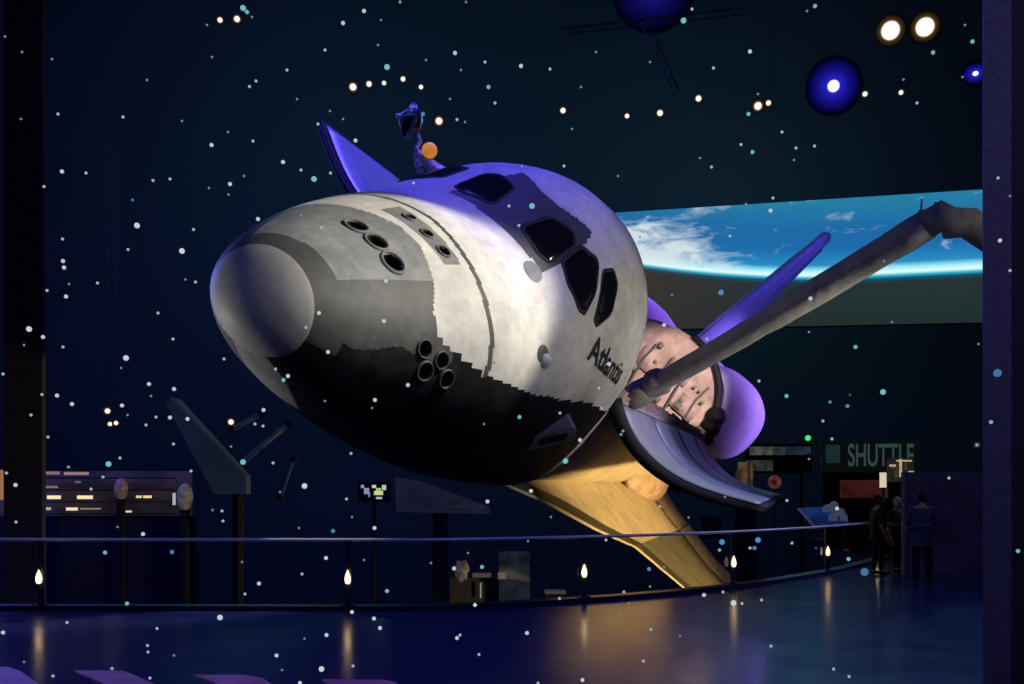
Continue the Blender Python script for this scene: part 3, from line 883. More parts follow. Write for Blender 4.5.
SM = [(220, 20, 4.6, 1, 'left one of two warm ceiling lamps high in the top left dark'), (237, 19, 5.4, 1, 'right one of two warm ceiling lamps high in the top left dark'),
      (353, 87, 6.2, 0, 'brightest and leftmost lamp of the row above the blue bay door tip'), (369, 84, 4.8, 0, 'second lamp in the row above the blue bay door tip'), (384, 83, 3.8, 0, 'third small lamp in the row above the blue bay door tip'), (403, 79, 4.2, 0, 'fourth lamp, slightly raised, in the row above the blue bay door tip'), (421, 87, 3.8, 0, 'last lamp on the right in the row above the bay door tip'),
      (439, 121, 6.4, 1, 'bright cream lamp right of the dish antenna'), (563, 110.5, 4.8, 0, 'white ceiling lamp above the cockpit roof, alone'), (627, 116, 4, 0, 'white ceiling lamp, left one of the three rising above the screen corner'), (660, 113, 5.2, 0, 'white ceiling lamp, middle one of three rising above the screen corner'), (698.5, 98.5, 5.2, 0, 'white ceiling lamp, right one of three rising above the screen corner'),
      (758, 106, 7, 1, 'peach ceiling lamp, bigger of the close pair above the Earth screen'), (768.5, 103, 4.6, 1, 'peach ceiling lamp, smaller of the close pair above the Earth screen'), (865, 94, 4.4, 0, 'small white lamp just right of the blue spotlight'), (901, 92.5, 4, 0, 'small white lamp below the large warm ceiling spotlights'),
      (107.5, 411, 4.8, 1, 'warm lamp on left, brightest of the far gallery ceiling'), (110, 424, 3.8, 1, 'warm far gallery lamp, lower left of a close pair'), (116, 423, 3.8, 1, 'warm far gallery lamp, lower right of a close pair'), (231, 422, 5, 1, 'warm white lamp beneath the shuttle nose at the slanting bars')]
for px, py, r, w, lab in SM: lamp(px, py, 44, r, M_SWARM if w else M_SMALL, lab, None, 1, 'ceiling_lamp')

# dim trusses under the ceiling
def bar(name, a, b_, r, m, lab, cat='truss'):
    o = thing(name, lab, cat, a)
    d = Vector(b_) - Vector(a)
    ax = d.normalized(); p_ = ax.orthogonal().normalized(); q_ = ax.cross(p_)
    for k in range(3):
        off = (p_ * math.cos(2.09 * k) + q_ * math.sin(2.09 * k)) * r
        bm = bmesh.new(); tube(bm, [off, off + d], r * .22, 6); obj('chord', bm, m, o)
    bm = bmesh.new(); n_ = max(3, int(d.length / (r * 2.5)))
    off = [(p_ * math.cos(2.09 * k) + q_ * math.sin(2.09 * k)) * r for k in range(3)]
    for i in range(n_):
        tube(bm, [off[i % 3] + d * (i / n_), off[(i + 1) % 3] + d * ((i + 1) / n_)], r * .14, 5)
    obj('lattice', bm, m, o)
    bm = bmesh.new(); up_ = Vector((0, 0, 41.98 - a.z)); tube(bm, [Vector((0, 0, 0)), up_], .008, 6); obj('hanger', bm, m, o)
    return o
bar('lighting_truss', W(645, 26, 36), W(676, 94, 36), .14, M_TRUSS, 'dim slanting truss hanging below the blue wash light at the top')
bar('lighting_truss', W(560, 31, 37), W(742, 10, 37), .14, M_TRUSS, 'dim level ceiling truss crossing by the blue wash light')
bar('lighting_truss', W(770, -40, 54), W(770, 182, 54), .10, M_TRUSS, 'faint upright truss above the Earth screen')

# ------------------------------------------------------------------ left side: gallery, beam, rods
def cone_px(name, px0, px1, py0, py1, d, th, m, parent=None):
    a, b_ = W(px0, py1, d), W(px1, py0, d)
    bm = bmesh.new(); box(bm, a.x, b_.x, d, d + th, a.z, b_.z)
    return obj(name, bm, m, parent)
M_DARKP = mat('dark_panel', (.006, .008, .020, 1), .9, spec=.1)
bm = bmesh.new(); a, b_ = W(4, 0, 30), W(42, 0, 30); box(bm, a.x, b_.x, 30, 30.25, -6, 42); struct('column_left', bm, mat('column_dark', (.010, .014, .034, 1), .9))
gal = thing('gallery_counter', 'far lit gallery counter with glowing shelves at the lower left', 'counter', W(110, 500, 40))
gal_in = gal.location.copy()
def part_px(name, px0, px1, py0, py1, d, th, m, root):
    a, b_ = W(px0, py1, d) - root.location, W(px1, py0, d) - root.location
    bm = bmesh.new(); box(bm, a.x, b_.x, a.y, a.y + th, a.z, b_.z)
    return obj(name, bm, m, root)
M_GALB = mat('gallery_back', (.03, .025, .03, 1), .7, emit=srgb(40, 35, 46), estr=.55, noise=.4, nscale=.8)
part_px('back_panel', -25, 190, 471, 516, 40.6, .3, M_GALB, gal)
part_px('counter_base', -25, 190, 516, 700, 40.1, .8, M_DARKP, gal)
for (a, b2, c, d_, col, s) in ((46, 59, 471.5, 474.5, (150, 120, 120), .8), (64, 88, 472, 475, (165, 130, 130), .8), (46, 57, 486, 488, (150, 125, 95), .8), (47, 60, 495.5, 499, (255, 225, 170), 1.1), (77, 92, 495.5, 499, (250, 225, 165), 1.1), (46, 50, 507.5, 510, (190, 170, 140), 1), (66, 77, 507.5, 510.5, (245, 220, 180), 1), (80, 100, 508, 509.5, (150, 130, 110), .9), (136, 141, 495.5, 498, (235, 205, 150), 1), (143, 151, 495.5, 498, (245, 220, 160), 1), (123, 131, 510.5, 512.5, (220, 200, 165), 1), (0, 2.4, 470, 500, (170, 120, 80), .8), (75, 80, 481, 483, (120, 110, 105), .7), (172.5, 175, 493, 505, (190, 190, 190), .8)):
    part_px('shelf_light', a, b2, c, d_, 39.95, .08, emat('shelf_glow', srgb(*col), s), gal)
bm = bmesh.new()
for i in range(4):
    z = W(0, 478 + i * 12, 40).z - gal_in.z; a, b_ = W(46, 0, 40).x - gal_in.x, W(172, 0, 40).x - gal_in.x
    box(bm, a, b_, 0, .5, z - .02, z + .02)
obj('shelf', bm, M_DARKP, gal)
for px, py, rx, rz, lab, col in ((121, 489, .25, .42, 'dim pinkish rounded display on the far gallery counter', (88, 70, 76)), (185, 497, .30, .52, 'dim grey rounded display at the right end of the gallery counter', (92, 86, 84))):
    p = W(px, py, 38.6)
    t = thing('display_globe', lab, 'display', (p.x, p.y, p.z - rz))
    bm = bmesh.new(); bmesh.ops.create_uvsphere(bm, u_segments=20, v_segments=14, radius=1)
    for v_ in bm.verts: v_.co = Vector((v_.co.x * rx, v_.co.y * rx, v_.co.z * rz + rz))
    obj('globe', bm, mat('globe_grey', srgb(*col), .6, emit=srgb(*col), estr=.45, noise=.4, nscale=5), t, True)
    bm = bmesh.new(); lathe(bm, [(.28, -6.0 - (p.z - rz)), (.22, -5.8 - (p.z - rz)), (.16, -.2), (.2, .03)], (0, 0, 0), (0, 0, 1), 16, cap0=True)
    obj('stand', bm, M_DARKP, t, True)

# slanting teal beam with mast, and bars below the nose
M_TEAL = mat('beam_teal', (.006, .012, .02, 1), .8, emit=srgb(20, 31, 46), estr=.7)  # faint emission stands in for dim light on the beam
bmst = thing('slanted_beam', 'wide dim teal beam slanting down to a dark mast beneath the nose', 'beam', W(205, 450, 42))
rt = bmst.location
bm = bmesh.new()
extrude_poly(bm, [W(165, 402, 27) - rt, W(175, 398, 27) - rt, W(246, 476, 27) - rt, W(246, 494, 27) - rt, W(214, 494, 27) - rt], (0, .5, 0))
obj('beam_web', bm, M_TEAL, bmst)
bm = bmesh.new(); tube(bm, [W(171, 398, 26.95) - rt, W(247, 477, 26.95) - rt], .06, 8); obj('beam_flange', bm, M_TEAL, bmst)
bm = bmesh.new(); a = W(238, 490, 27.3) - rt; tube(bm, [a, (a.x, a.y, -6 - rt.z)], .16, 10); obj('mast', bm, M_DARKP, bmst)
for lab, seg in (('short dim bar rising toward the shuttle chin', [(232, 430, 261, 414)]), ('longer dim bar sloping up under the shuttle belly', [(243, 462, 288, 424)]), ('thin dim upright bar below the shuttle belly', [(281, 497, 294, 460)])):
    x0, y0, x1, y1 = seg[0]; a, b_ = W(x0, y0, 26), W(x1, y1, 26)
    t = thing('support_bar', lab, 'bar', a)
    bm = bmesh.new(); tube(bm, [(0, 0, 0), b_ - a], .07 if x0 < 280 else .03, 8); obj('bar_tube', bm, M_TEAL, t, True)
    for q in (Vector((0, 0, 0)), b_ - a):
        bm = bmesh.new(); lathe(bm, [(.1, -.06), (.1, .06)], q, b_ - a, 8, cap0=True, cap1=True)
        obj('end_clamp', bm, M_DARKP, t)

# little screen and dim panel under the belly
sc = thing('information_screen', 'small lit screen with green and white shapes below the belly', 'screen', W(377, 497, 38))
rt = sc.location
part_px('screen_panel', 358, 390, 482, 502, 38, .1, M_DARKP, sc)
for (x0, x1, y0, y1, col) in ((361, 364, 485, 488, (170, 160, 215)), (364, 369, 488, 494, (150, 150, 200)), (372, 376, 485, 488, (205, 225, 200)), (376, 381, 488, 491, (150, 215, 130)), (382, 386, 485, 490, (190, 215, 190)), (374, 383, 491, 495, (215, 225, 150)), (376, 382, 497, 499, (190, 205, 190)), (368, 370, 492, 497, (120, 130, 190))):
    part_px('screen_image', x0, x1, y0, y1, 37.98, .02, emat('screen_glow', srgb(*col), .85), sc)
bm = bmesh.new(); a = W(374, 502, 38.05) - rt; tube(bm, [a, (a.x, a.y, -6 - rt.z)], .08, 8); obj('stand', bm, M_DARKP, sc)
pn = thing('banner_panel', 'dim olive wedge-shaped panel beneath the shuttle belly', 'panel', W(440, 512, 42))
rt = pn.location
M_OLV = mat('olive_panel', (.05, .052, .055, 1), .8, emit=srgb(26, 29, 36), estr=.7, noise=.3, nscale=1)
bm = bmesh.new(); extrude_poly(bm, [W(395, 477, 42) - rt, W(420, 481, 42) - rt, W(452, 493, 42) - rt, W(490, 507, 42) - rt, W(490, 514, 42) - rt, W(396, 512, 42) - rt], (0, .2, 0)); obj('panel_board', bm, M_OLV, pn)
bm = bmesh.new()
for i in range(12):
    a = W(446 + i * 3.4, 508, 41.98) - rt; box(bm, a.x, a.x + .06, -.02, .02, a.z, a.z + .10)
obj('balustrade', bm, mat('balustrade_dim', (.06, .065, .06, 1), .7, emit=srgb(48, 50, 46), estr=.6), pn)
bm = bmesh.new(); a = W(440, 512, 42) - rt; box(bm, -.3, .3, .02, .18, -6 - rt.z, 0); obj('panel_leg', bm, M_DARKP, pn)

# kiosk seen through the glass below the wing
kk = thing('exhibit_kiosk', 'grey exhibit kiosk with pale signs beyond the glass railing below the wing', 'kiosk', W(500, 600, 34))
rt = kk.location
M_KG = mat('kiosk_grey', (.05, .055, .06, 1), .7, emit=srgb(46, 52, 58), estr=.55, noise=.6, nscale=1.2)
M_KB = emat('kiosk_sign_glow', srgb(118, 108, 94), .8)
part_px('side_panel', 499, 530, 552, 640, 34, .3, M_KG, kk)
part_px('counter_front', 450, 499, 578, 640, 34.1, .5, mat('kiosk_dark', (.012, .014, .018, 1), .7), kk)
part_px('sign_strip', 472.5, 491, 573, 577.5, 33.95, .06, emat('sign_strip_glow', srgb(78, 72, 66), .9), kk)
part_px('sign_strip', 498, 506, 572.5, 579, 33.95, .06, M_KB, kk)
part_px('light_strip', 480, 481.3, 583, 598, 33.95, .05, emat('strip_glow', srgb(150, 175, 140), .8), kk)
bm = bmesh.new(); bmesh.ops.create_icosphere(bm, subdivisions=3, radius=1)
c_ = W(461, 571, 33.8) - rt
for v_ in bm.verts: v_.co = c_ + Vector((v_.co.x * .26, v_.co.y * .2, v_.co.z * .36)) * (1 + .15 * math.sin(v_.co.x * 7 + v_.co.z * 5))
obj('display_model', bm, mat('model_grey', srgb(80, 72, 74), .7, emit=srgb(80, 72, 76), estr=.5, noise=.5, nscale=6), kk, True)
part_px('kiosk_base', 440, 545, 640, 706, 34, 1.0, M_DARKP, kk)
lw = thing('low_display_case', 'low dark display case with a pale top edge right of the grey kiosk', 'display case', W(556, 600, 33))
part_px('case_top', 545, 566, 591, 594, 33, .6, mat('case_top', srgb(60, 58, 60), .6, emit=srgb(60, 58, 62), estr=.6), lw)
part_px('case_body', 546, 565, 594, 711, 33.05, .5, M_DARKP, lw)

# ------------------------------------------------------------------ right side of the platform
M_SIGNB = mat('sign_board', (.014, .02, .022, 1), .8, emit=srgb(10, 18, 20), estr=.5)
sg = thing('wall_sign', 'dark wall sign with pale teal lettering SHUTTLE at the right', 'sign', W(870, 470, 33))
rt = sg.location
part_px('sign_board', 822, 922, 439, 472, 33, .2, M_SIGNB, sg)
me = text_mesh('SHUTTLE', 1.0)
bm = bmesh.new(); bm.from_mesh(me); bpy.data.meshes.remove(me)
x_lo, x_hi = min(v.co.x for v in bm.verts), max(v.co.x for v in bm.verts); y_lo, y_hi = min(v.co.y for v in bm.verts), max(v.co.y for v in bm.verts)
A0, A1 = W(848, 466.5, 32.97) - rt, W(914, 443.5, 32.97) - rt
for v in bm.verts: v.co = Vector((A0.x + (v.co.x - x_lo) / (x_hi - x_lo) * (A1.x - A0.x), A0.y, A0.z + (v.co.y - y_lo) / (y_hi - y_lo) * (A1.z - A0.z)))
obj('sign_lettering', bm, emat('sign_letter', srgb(52, 74, 74), .8), sg)
part_px('sign_emblem', 826, 840, 445, 463, 32.97, .02, emat('emblem_dim', srgb(28, 48, 48), .8), sg)
bm = bmesh.new(); a, b_ = W(824, 472, 33.1) - rt, W(920, 472, 33.1) - rt; box(bm, a.x, b_.x, .02, .2, -rt.z, 0); obj('sign_wall', bm, M_DARKP, sg)
rd = thing('red_display_panel', 'dim red display panel below the SHUTTLE sign', 'panel', W(862, 500, 31))
part_px('panel_board', 842, 888, 480, 498, 31, .2, mat('panel_red', srgb(70, 30, 26), .8, emit=srgb(74, 32, 28), estr=.55, noise=.5, nscale=2), rd)
part_px('panel_base', 844, 886, 498, 551, 31.05, .15, M_DARKP, rd)
tl = thing('tube_light', 'short upright white tube light beside the red panel', 'light', W(883.5, 486, 30))
part_px('tube', 881, 886.5, 472.5, 487.5, 30, .12, emat('tube_glow', srgb(215, 205, 180), .95), tl)
part_px('fixture_pole', 883, 884.5, 487, 553, 30.04, .06, M_DARKP, tl)
ch = thing('lit_lattice_display', 'sparkling gold lattice display under the SHUTTLE sign', 'display', W(903, 470, 30))
rt = ch.location
M_CHG = emat('lattice_glow', srgb(200, 180, 140), .8); M_CHD = emat('lattice_dim', srgb(70, 62, 54), .7)
part_px('backing', 888, 914, 458, 482, 30.1, .1, mat('lattice_back', srgb(40, 36, 34), .8, emit=srgb(38, 34, 32), estr=.6), ch)
for (x0, x1, y0, y1, m_) in ((890, 896, 464.5, 466.5, M_CHG), (897, 912, 460, 461.5, M_CHG), (900, 902, 459, 477, M_CHG), (909, 914, 471, 473.5, M_CHG), (905, 907, 462, 470, M_CHD), (895, 898, 470, 478, M_CHD), (904, 908, 474, 478, M_CHG), (892, 900, 467, 468.5, M_CHD)):
    part_px('lit_bar', x0, x1, y0, y1, 29.98, .06, m_, ch)
part_px('pole', 900, 904, 482, 553, 30.12, .08, M_DARKP, ch)
bt = thing('blue_display_table', 'blue lit display table with pale objects right of the bay door tip', 'table', W(826, 510, 42))
rt = bt.location
bm = bmesh.new(); extrude_poly(bm, [W(800, 508, 27) - rt, W(838, 506, 27.4) - rt, W(850, 524, 27) - rt, W(816, 526, 26.6) - rt], (0, .3, -.02)); obj('table_top', bm, mat('blue_top', srgb(24, 44, 92), .5, emit=srgb(26, 52, 108), estr=.65, noise=.5, nscale=2), bt)
bm = bmesh.new()
for (x, y, r_) in ((828, 510, .14), (834, 507, .12), (840, 514, .14), (844, 519, .10), (833, 519, .12)):
    lathe(bm, [(r_, -.05), (r_ * .9, .1), (.02, .16)], W(x, y, 26.5) - rt, (0, 0, 1), 12)
obj('model_pieces', bm, mat('pale_piece', srgb(80, 92, 110), .6, emit=srgb(72, 86, 108), estr=.5), bt, True)
a = W(824, 526, 27) - rt
bm = bmesh.new(); box(bm, a.x - .4, a.x + .4, .1, .5, -rt.z, a.z); obj('table_base', bm, M_DARKP, bt)
bg = thing('beige_display_tower', 'beige lit display tower behind the curved bay door', 'display', W(754, 500, 49))
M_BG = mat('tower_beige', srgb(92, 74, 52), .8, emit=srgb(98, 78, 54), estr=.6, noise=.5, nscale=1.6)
part_px('tower_body', 739, 753, 462, 494, 48.7, .3, M_BG, bg)
part_px('tower_fin', 736, 741, 470, 496, 48.6, .1, mat('tower_dim', srgb(58, 48, 40), .8, emit=srgb(60, 50, 42), estr=.6), bg)
part_px('tower_fin', 748, 750, 460, 492, 48.6, .1, mat('tower_dark', srgb(50, 40, 30), .8, emit=srgb(50, 40, 30), estr=.6), bg)
part_px('tower_base', 736, 756, 494, 656, 48.72, .25, M_DARKP, bg)
bn = thing('overhead_banner', 'pale banded banner sign behind the port engine pod', 'sign', W(780, 460, 49))
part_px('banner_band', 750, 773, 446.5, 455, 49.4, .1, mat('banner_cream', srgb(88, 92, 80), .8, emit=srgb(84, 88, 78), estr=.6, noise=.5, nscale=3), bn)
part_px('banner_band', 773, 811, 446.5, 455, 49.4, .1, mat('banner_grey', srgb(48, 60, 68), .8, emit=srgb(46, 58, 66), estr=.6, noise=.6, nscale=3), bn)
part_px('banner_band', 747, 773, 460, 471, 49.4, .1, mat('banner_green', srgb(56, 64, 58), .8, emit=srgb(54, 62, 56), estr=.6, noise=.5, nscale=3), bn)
part_px('banner_frame', 745, 812, 444, 473, 49.52, .1, M_DARKP, bn)
part_px('banner_post', 800, 803, 473, 656, 49.54, .1, M_DARKP, bn)
rs = thing('round_sign', 'round reddish sign on a thin post right of the beige tower', 'sign', W(774.5, 482, 49))
rt = rs.location
bm = bmesh.new(); lathe(bm, [(.33, 0), (.33, .05)], (0, 0, 0), (0, -1, 0), 24, cap0=True, cap1=True); obj('sign_disc', bm, mat('disc_red', srgb(112, 62, 50), .7, emit=srgb(112, 62, 52), estr=.6, noise=.5, nscale=6), rs)
bm = bmesh.new(); lathe(bm, [(.14, .05), (.14, .07)], (-.03, 0, -.02), (0, -1, 0), 16, cap0=True, cap1=True); obj('disc_mark', bm, mat('disc_dark', srgb(60, 26, 24), .7, emit=srgb(60, 30, 30), estr=.5), rs)
bm = bmesh.new(); tube(bm, [(0, .03, 0), (0, .03, -6 - rt.z)], .025, 8); obj('post', bm, M_DARKP, rs)
gx = lamp(808, 438, 34, 4.6, glow_mat('green_lamp', (.12, .95, .32), srgb(20, 90, 40), .5, core_s=.8, mid_s=.6), 'small green light above the banner signs', None, 1, 'indicator_light'); gx['category'] = 'light'
sl = lamp(977, 445, 30, 5, glow_mat('dim_lamp', (.4, .4, .4), srgb(70, 68, 72), .25, core_s=.8, mid_s=.5), 'dim grey lamp beside the indigo column', None, 1, 'wall_lamp'); sl['category'] = 'lamp'
# pale violet lower wall on the right
bm = bmesh.new(); a, b_ = W(934, 582, 20), W(1024, 476, 20)
box(bm, a.x, b_.x + 4, 21.5, 21.7, 0, 2.2); struct('wall_low', bm, mat('violet_wall', (.16, .14, .24, 1), .85, noise=.4, nscale=2))

# ------------------------------------------------------------------ people
def skinned(bones, radii, loops=1):
    """points + edges -> skinned mesh; bones {name:(co, parent)}"""
    bm = bmesh.new(); lay = bm.verts.layers.skin.verify(); V = {}
    for k, (co, par) in bones.items():
        v = bm.verts.new(co); r = radii[k]; v[lay].radius = (r, r) if not isinstance(r, tuple) else r
        v[lay].use_root = par is None; V[k] = v
        if par: bm.edges.new((V[par], v))
    me = bpy.data.meshes.new('tmp'); bm.to_mesh(me); bm.free()
    o = bpy.data.objects.new('tmp', me); COL.objects.link(o)
    s = o.modifiers.new('s', 'SKIN'); s.use_smooth_shade = True
    d = o.modifiers.new('d', 'SUBSURF'); d.levels = loops; d.render_levels = loops
    dg = bpy.context.evaluated_depsgraph_get(); dg.update()
    out = bpy.data.meshes.new_from_object(o.evaluated_get(dg))
    COL.objects.unlink(o); bpy.data.objects.remove(o); bpy.data.meshes.remove(me)
    return out
def person(x, y, rz, h, label, shirt, trouser, hair, pose=0):
    k = h / 1.75
    root = thing('person', label, 'person', (x, y, 0)); root.rotation_euler = (0, 0, rz); root.scale = (k, k, k)
    B = {'pelvis': ((0, 0, .93), None), 'waist': ((0, 0, 1.08), 'pelvis'), 'chest': ((0, .02, 1.30), 'waist'), 'neck': ((0, .02, 1.46), 'chest'), 'headb': ((0, 0, 1.54), 'neck')}
    Rr = {'pelvis': (.16, .12), 'waist': (.14, .11), 'chest': (.165, .115), 'neck': .058, 'headb': .056}
    arms = {}
    for s, q in ((-1, 'l'), (1, 'r')):
        hand = (s * .25, -.10, .80) if not (pose == 1 and s == 1) else (s * .20, -.26, 1.10)
        elb = (s * .26, .03, 1.10)
        B.update({q + 'sho': ((s * .17, .02, 1.40), 'chest'), q + 'elb': (elb, q + 'sho'), q + 'wri': (hand, q + 'elb')})
        Rr.update({q + 'sho': .062, q + 'elb': .045, q + 'wri': .03})
        hv = (Vector(hand) - Vector(elb)).normalized()
        palm = Vector(hand) + hv * .07
        B[q + 'palm'] = (palm, q + 'wri'); Rr[q + 'palm'] = (.038, .02)
        side = hv.cross(Vector((s, 0, 0))).normalized()
        for fi, ln in enumerate((.075, .085, .08, .062)):
            b0 = palm + side * (fi - 1.5) * .02; b1 = b0 + hv * (.03 + ln * .5); b2 = b1 + (hv * .8 - Vector((s, 0, 0)) * .5) * ln * .55
            B[f'{q}f{fi}a'] = (b0, None); B[f'{q}f{fi}b'] = (b1, f'{q}f{fi}a'); B[f'{q}f{fi}c'] = (b2, f'{q}f{fi}b')
            Rr[f'{q}f{fi}a'] = .010; Rr[f'{q}f{fi}b'] = .009; Rr[f'{q}f{fi}c'] = .007
        t0 = palm - hv * .03 - side * .02; t1 = t0 - side * .035 + hv * .03; t2 = t1 + hv * .035 - side * .008
        B[q + 'ta'] = (t0, None); B[q + 'tb'] = (t1, q + 'ta'); B[q + 'tc'] = (t2, q + 'tb'); Rr[q + 'ta'] = .012; Rr[q + 'tb'] = .011; Rr[q + 'tc'] = .008
        st = .05 * s if pose != 2 else .10 * s
        B.update({q + 'hip': ((s * .09, 0, .88), 'pelvis'), q + 'kne': ((s * .10, -.02 + st * .4, .49), q + 'hip'), q + 'ank': ((s * .11, .02 + st, .09), q + 'kne'), q + 'toe': ((s * .13, -.14 + st, .035), q + 'ank')})
        Rr.update({q + 'hip': .088, q + 'kne': .058, q + 'ank': .04, q + 'toe': .035})
    me = skinned(B, Rr)
    bm = bmesh.new(); bm.from_mesh(me); bpy.data.meshes.remove(me)
    # head with nose, brow, chin, eyes and ears
    hd = bmesh.new(); bmesh.ops.create_uvsphere(hd, u_segments=24, v_segments=18, radius=1)
    for v in hd.verts:
        c = v.co; w_ = .075 * (1 - .18 * max(0, -c.z)); yy = c.y * .095; zz = c.z * .118
        if c.y < -.75 and abs(c.x) < .25 and -.35 < c.z < .1: yy -= .022 * (1 - abs(c.x) / .25)
        if c.y < -.7 and .15 < abs(c.x) < .5 and 0 < c.z < .25: yy += .010
        if c.y < -.7 and abs(c.x) < .35 and -.62 < c.z < -.5: yy += .005
        v.co = Vector((c.x * w_, yy - .012, zz + 1.635))
    for s in (-1, 1):
        m_ = Matrix.Translation((s * .076, .0, 1.63)) @ Matrix.Diagonal((.012, .022, .034, 1)); bmesh.ops.create_uvsphere(hd, u_segments=8, v_segments=6, radius=1, matrix=m_)
        m_ = Matrix.Translation((s * .028, -.094, 1.645)); bmesh.ops.create_uvsphere(hd, u_segments=8, v_segments=6, radius=.011, matrix=m_)
    me2 = bpy.data.meshes.new('h'); hd.to_mesh(me2); hd.free(); bm.from_mesh(me2); bpy.data.meshes.remove(me2)
    obj('body', bm, mat('skin_tone', srgb(168, 128, 106), .6), root, True)
    def cloth(name, keys, grow, m_, over={}):
        b2, r2 = {}, {}
        for q in keys:
            co, par = B[q]; b2[q] = (co, par if par in keys else None)
            r = Rr[q]; r2[q] = tuple(a + grow for a in r) if isinstance(r, tuple) else r + grow
        b2.update(over.get('B', {})); r2.update(over.get('R', {}))
        me = skinned(b2, r2, 2); bm = bmesh.new(); bm.from_mesh(me); bpy.data.meshes.remove(me)
        obj(name, bm, m_, root, True)
    cloth('shirt', ['pelvis', 'waist', 'chest', 'lsho', 'lelb', 'rsho', 'relb'], .014, mat('shirt_cloth', shirt, .9, noise=.3, nscale=9), {'B': {'hem': ((0, 0, .84), 'pelvis')}, 'R': {'hem': (.19, .15), 'pelvis': (.19, .15), 'waist': (.18, .145), 'chest': (.195, .15), 'lsho': .085, 'rsho': .085}})
    cloth('trousers', ['pelvis', 'waist', 'lhip', 'lkne', 'lank', 'rhip', 'rkne', 'rank'], .016, mat('trouser_cloth', trouser, .9))
    for q in 'lr':
        a_, t_ = Vector(B[q + 'ank'][0]), Vector(B[q + 'toe'][0])
        me = skinned({'a': (a_ + Vector((0, .05, -.045)), None), 'b': (a_ + Vector((0, -.02, -.04)), 'a'), 'c': (t_ + Vector((0, -.03, .005)), 'b')}, {'a': .04, 'b': .048, 'c': .036})
        bm = bmesh.new(); bm.from_mesh(me); bpy.data.meshes.remove(me); obj('shoe', bm, M_DARKP, root, True)
    bm = bmesh.new(); bmesh.ops.create_uvsphere(bm, u_segments=20, v_segments=14, radius=1)
    for v in bm.verts:
        c = v.co; lim = 1.0
        v.co = Vector((c.x * .083, c.y * .102 - .004, c.z * .122 + 1.645))
        if c.y < -.2 and c.z < .45: v.co.y = -.02 + (c.y + .2) * .02
        if c.z < -.45: v.co.z = 1.59
    obj('hair', bm, mat('hair', hair, .8), root, True)
    return root
p = W(922, 588, 18.3); person(p.x, 18.3, math.pi * .85, 1.78, 'person in a grey shirt standing with back turned at the right', srgb(70, 70, 86), srgb(20, 20, 28), (.01, .009, .008, 1))
p = W(878, 575, 21.5); person(p.x, 21.5, math.pi * .5, 1.72, 'person in dark maroon clothes standing before the red panel', srgb(40, 18, 22), srgb(18, 14, 20), (.01, .008, .007, 1), 1)
p = W(897, 573, 22.3); person(p.x, 22.3, math.pi * .1, 1.66, 'person in black clothes with pale hair facing out between the two others', srgb(16, 16, 24), srgb(12, 12, 18), srgb(170, 160, 150), 2)

# purple lit panels set on the floor
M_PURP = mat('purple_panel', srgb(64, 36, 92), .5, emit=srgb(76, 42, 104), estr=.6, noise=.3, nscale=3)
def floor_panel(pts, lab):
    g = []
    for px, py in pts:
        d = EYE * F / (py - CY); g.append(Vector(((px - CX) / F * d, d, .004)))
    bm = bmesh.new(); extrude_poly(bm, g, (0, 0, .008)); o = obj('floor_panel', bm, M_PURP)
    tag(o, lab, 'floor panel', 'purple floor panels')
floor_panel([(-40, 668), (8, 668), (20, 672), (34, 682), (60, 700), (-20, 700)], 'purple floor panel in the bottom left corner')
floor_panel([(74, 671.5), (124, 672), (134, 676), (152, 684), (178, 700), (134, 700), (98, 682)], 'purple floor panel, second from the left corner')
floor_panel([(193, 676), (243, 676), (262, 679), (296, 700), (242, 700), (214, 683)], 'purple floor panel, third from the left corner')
floor_panel([(322, 680.5), (384, 681), (394, 683), (424, 700), (354, 700), (334, 687)], 'purple floor panel, rightmost along the bottom edge')

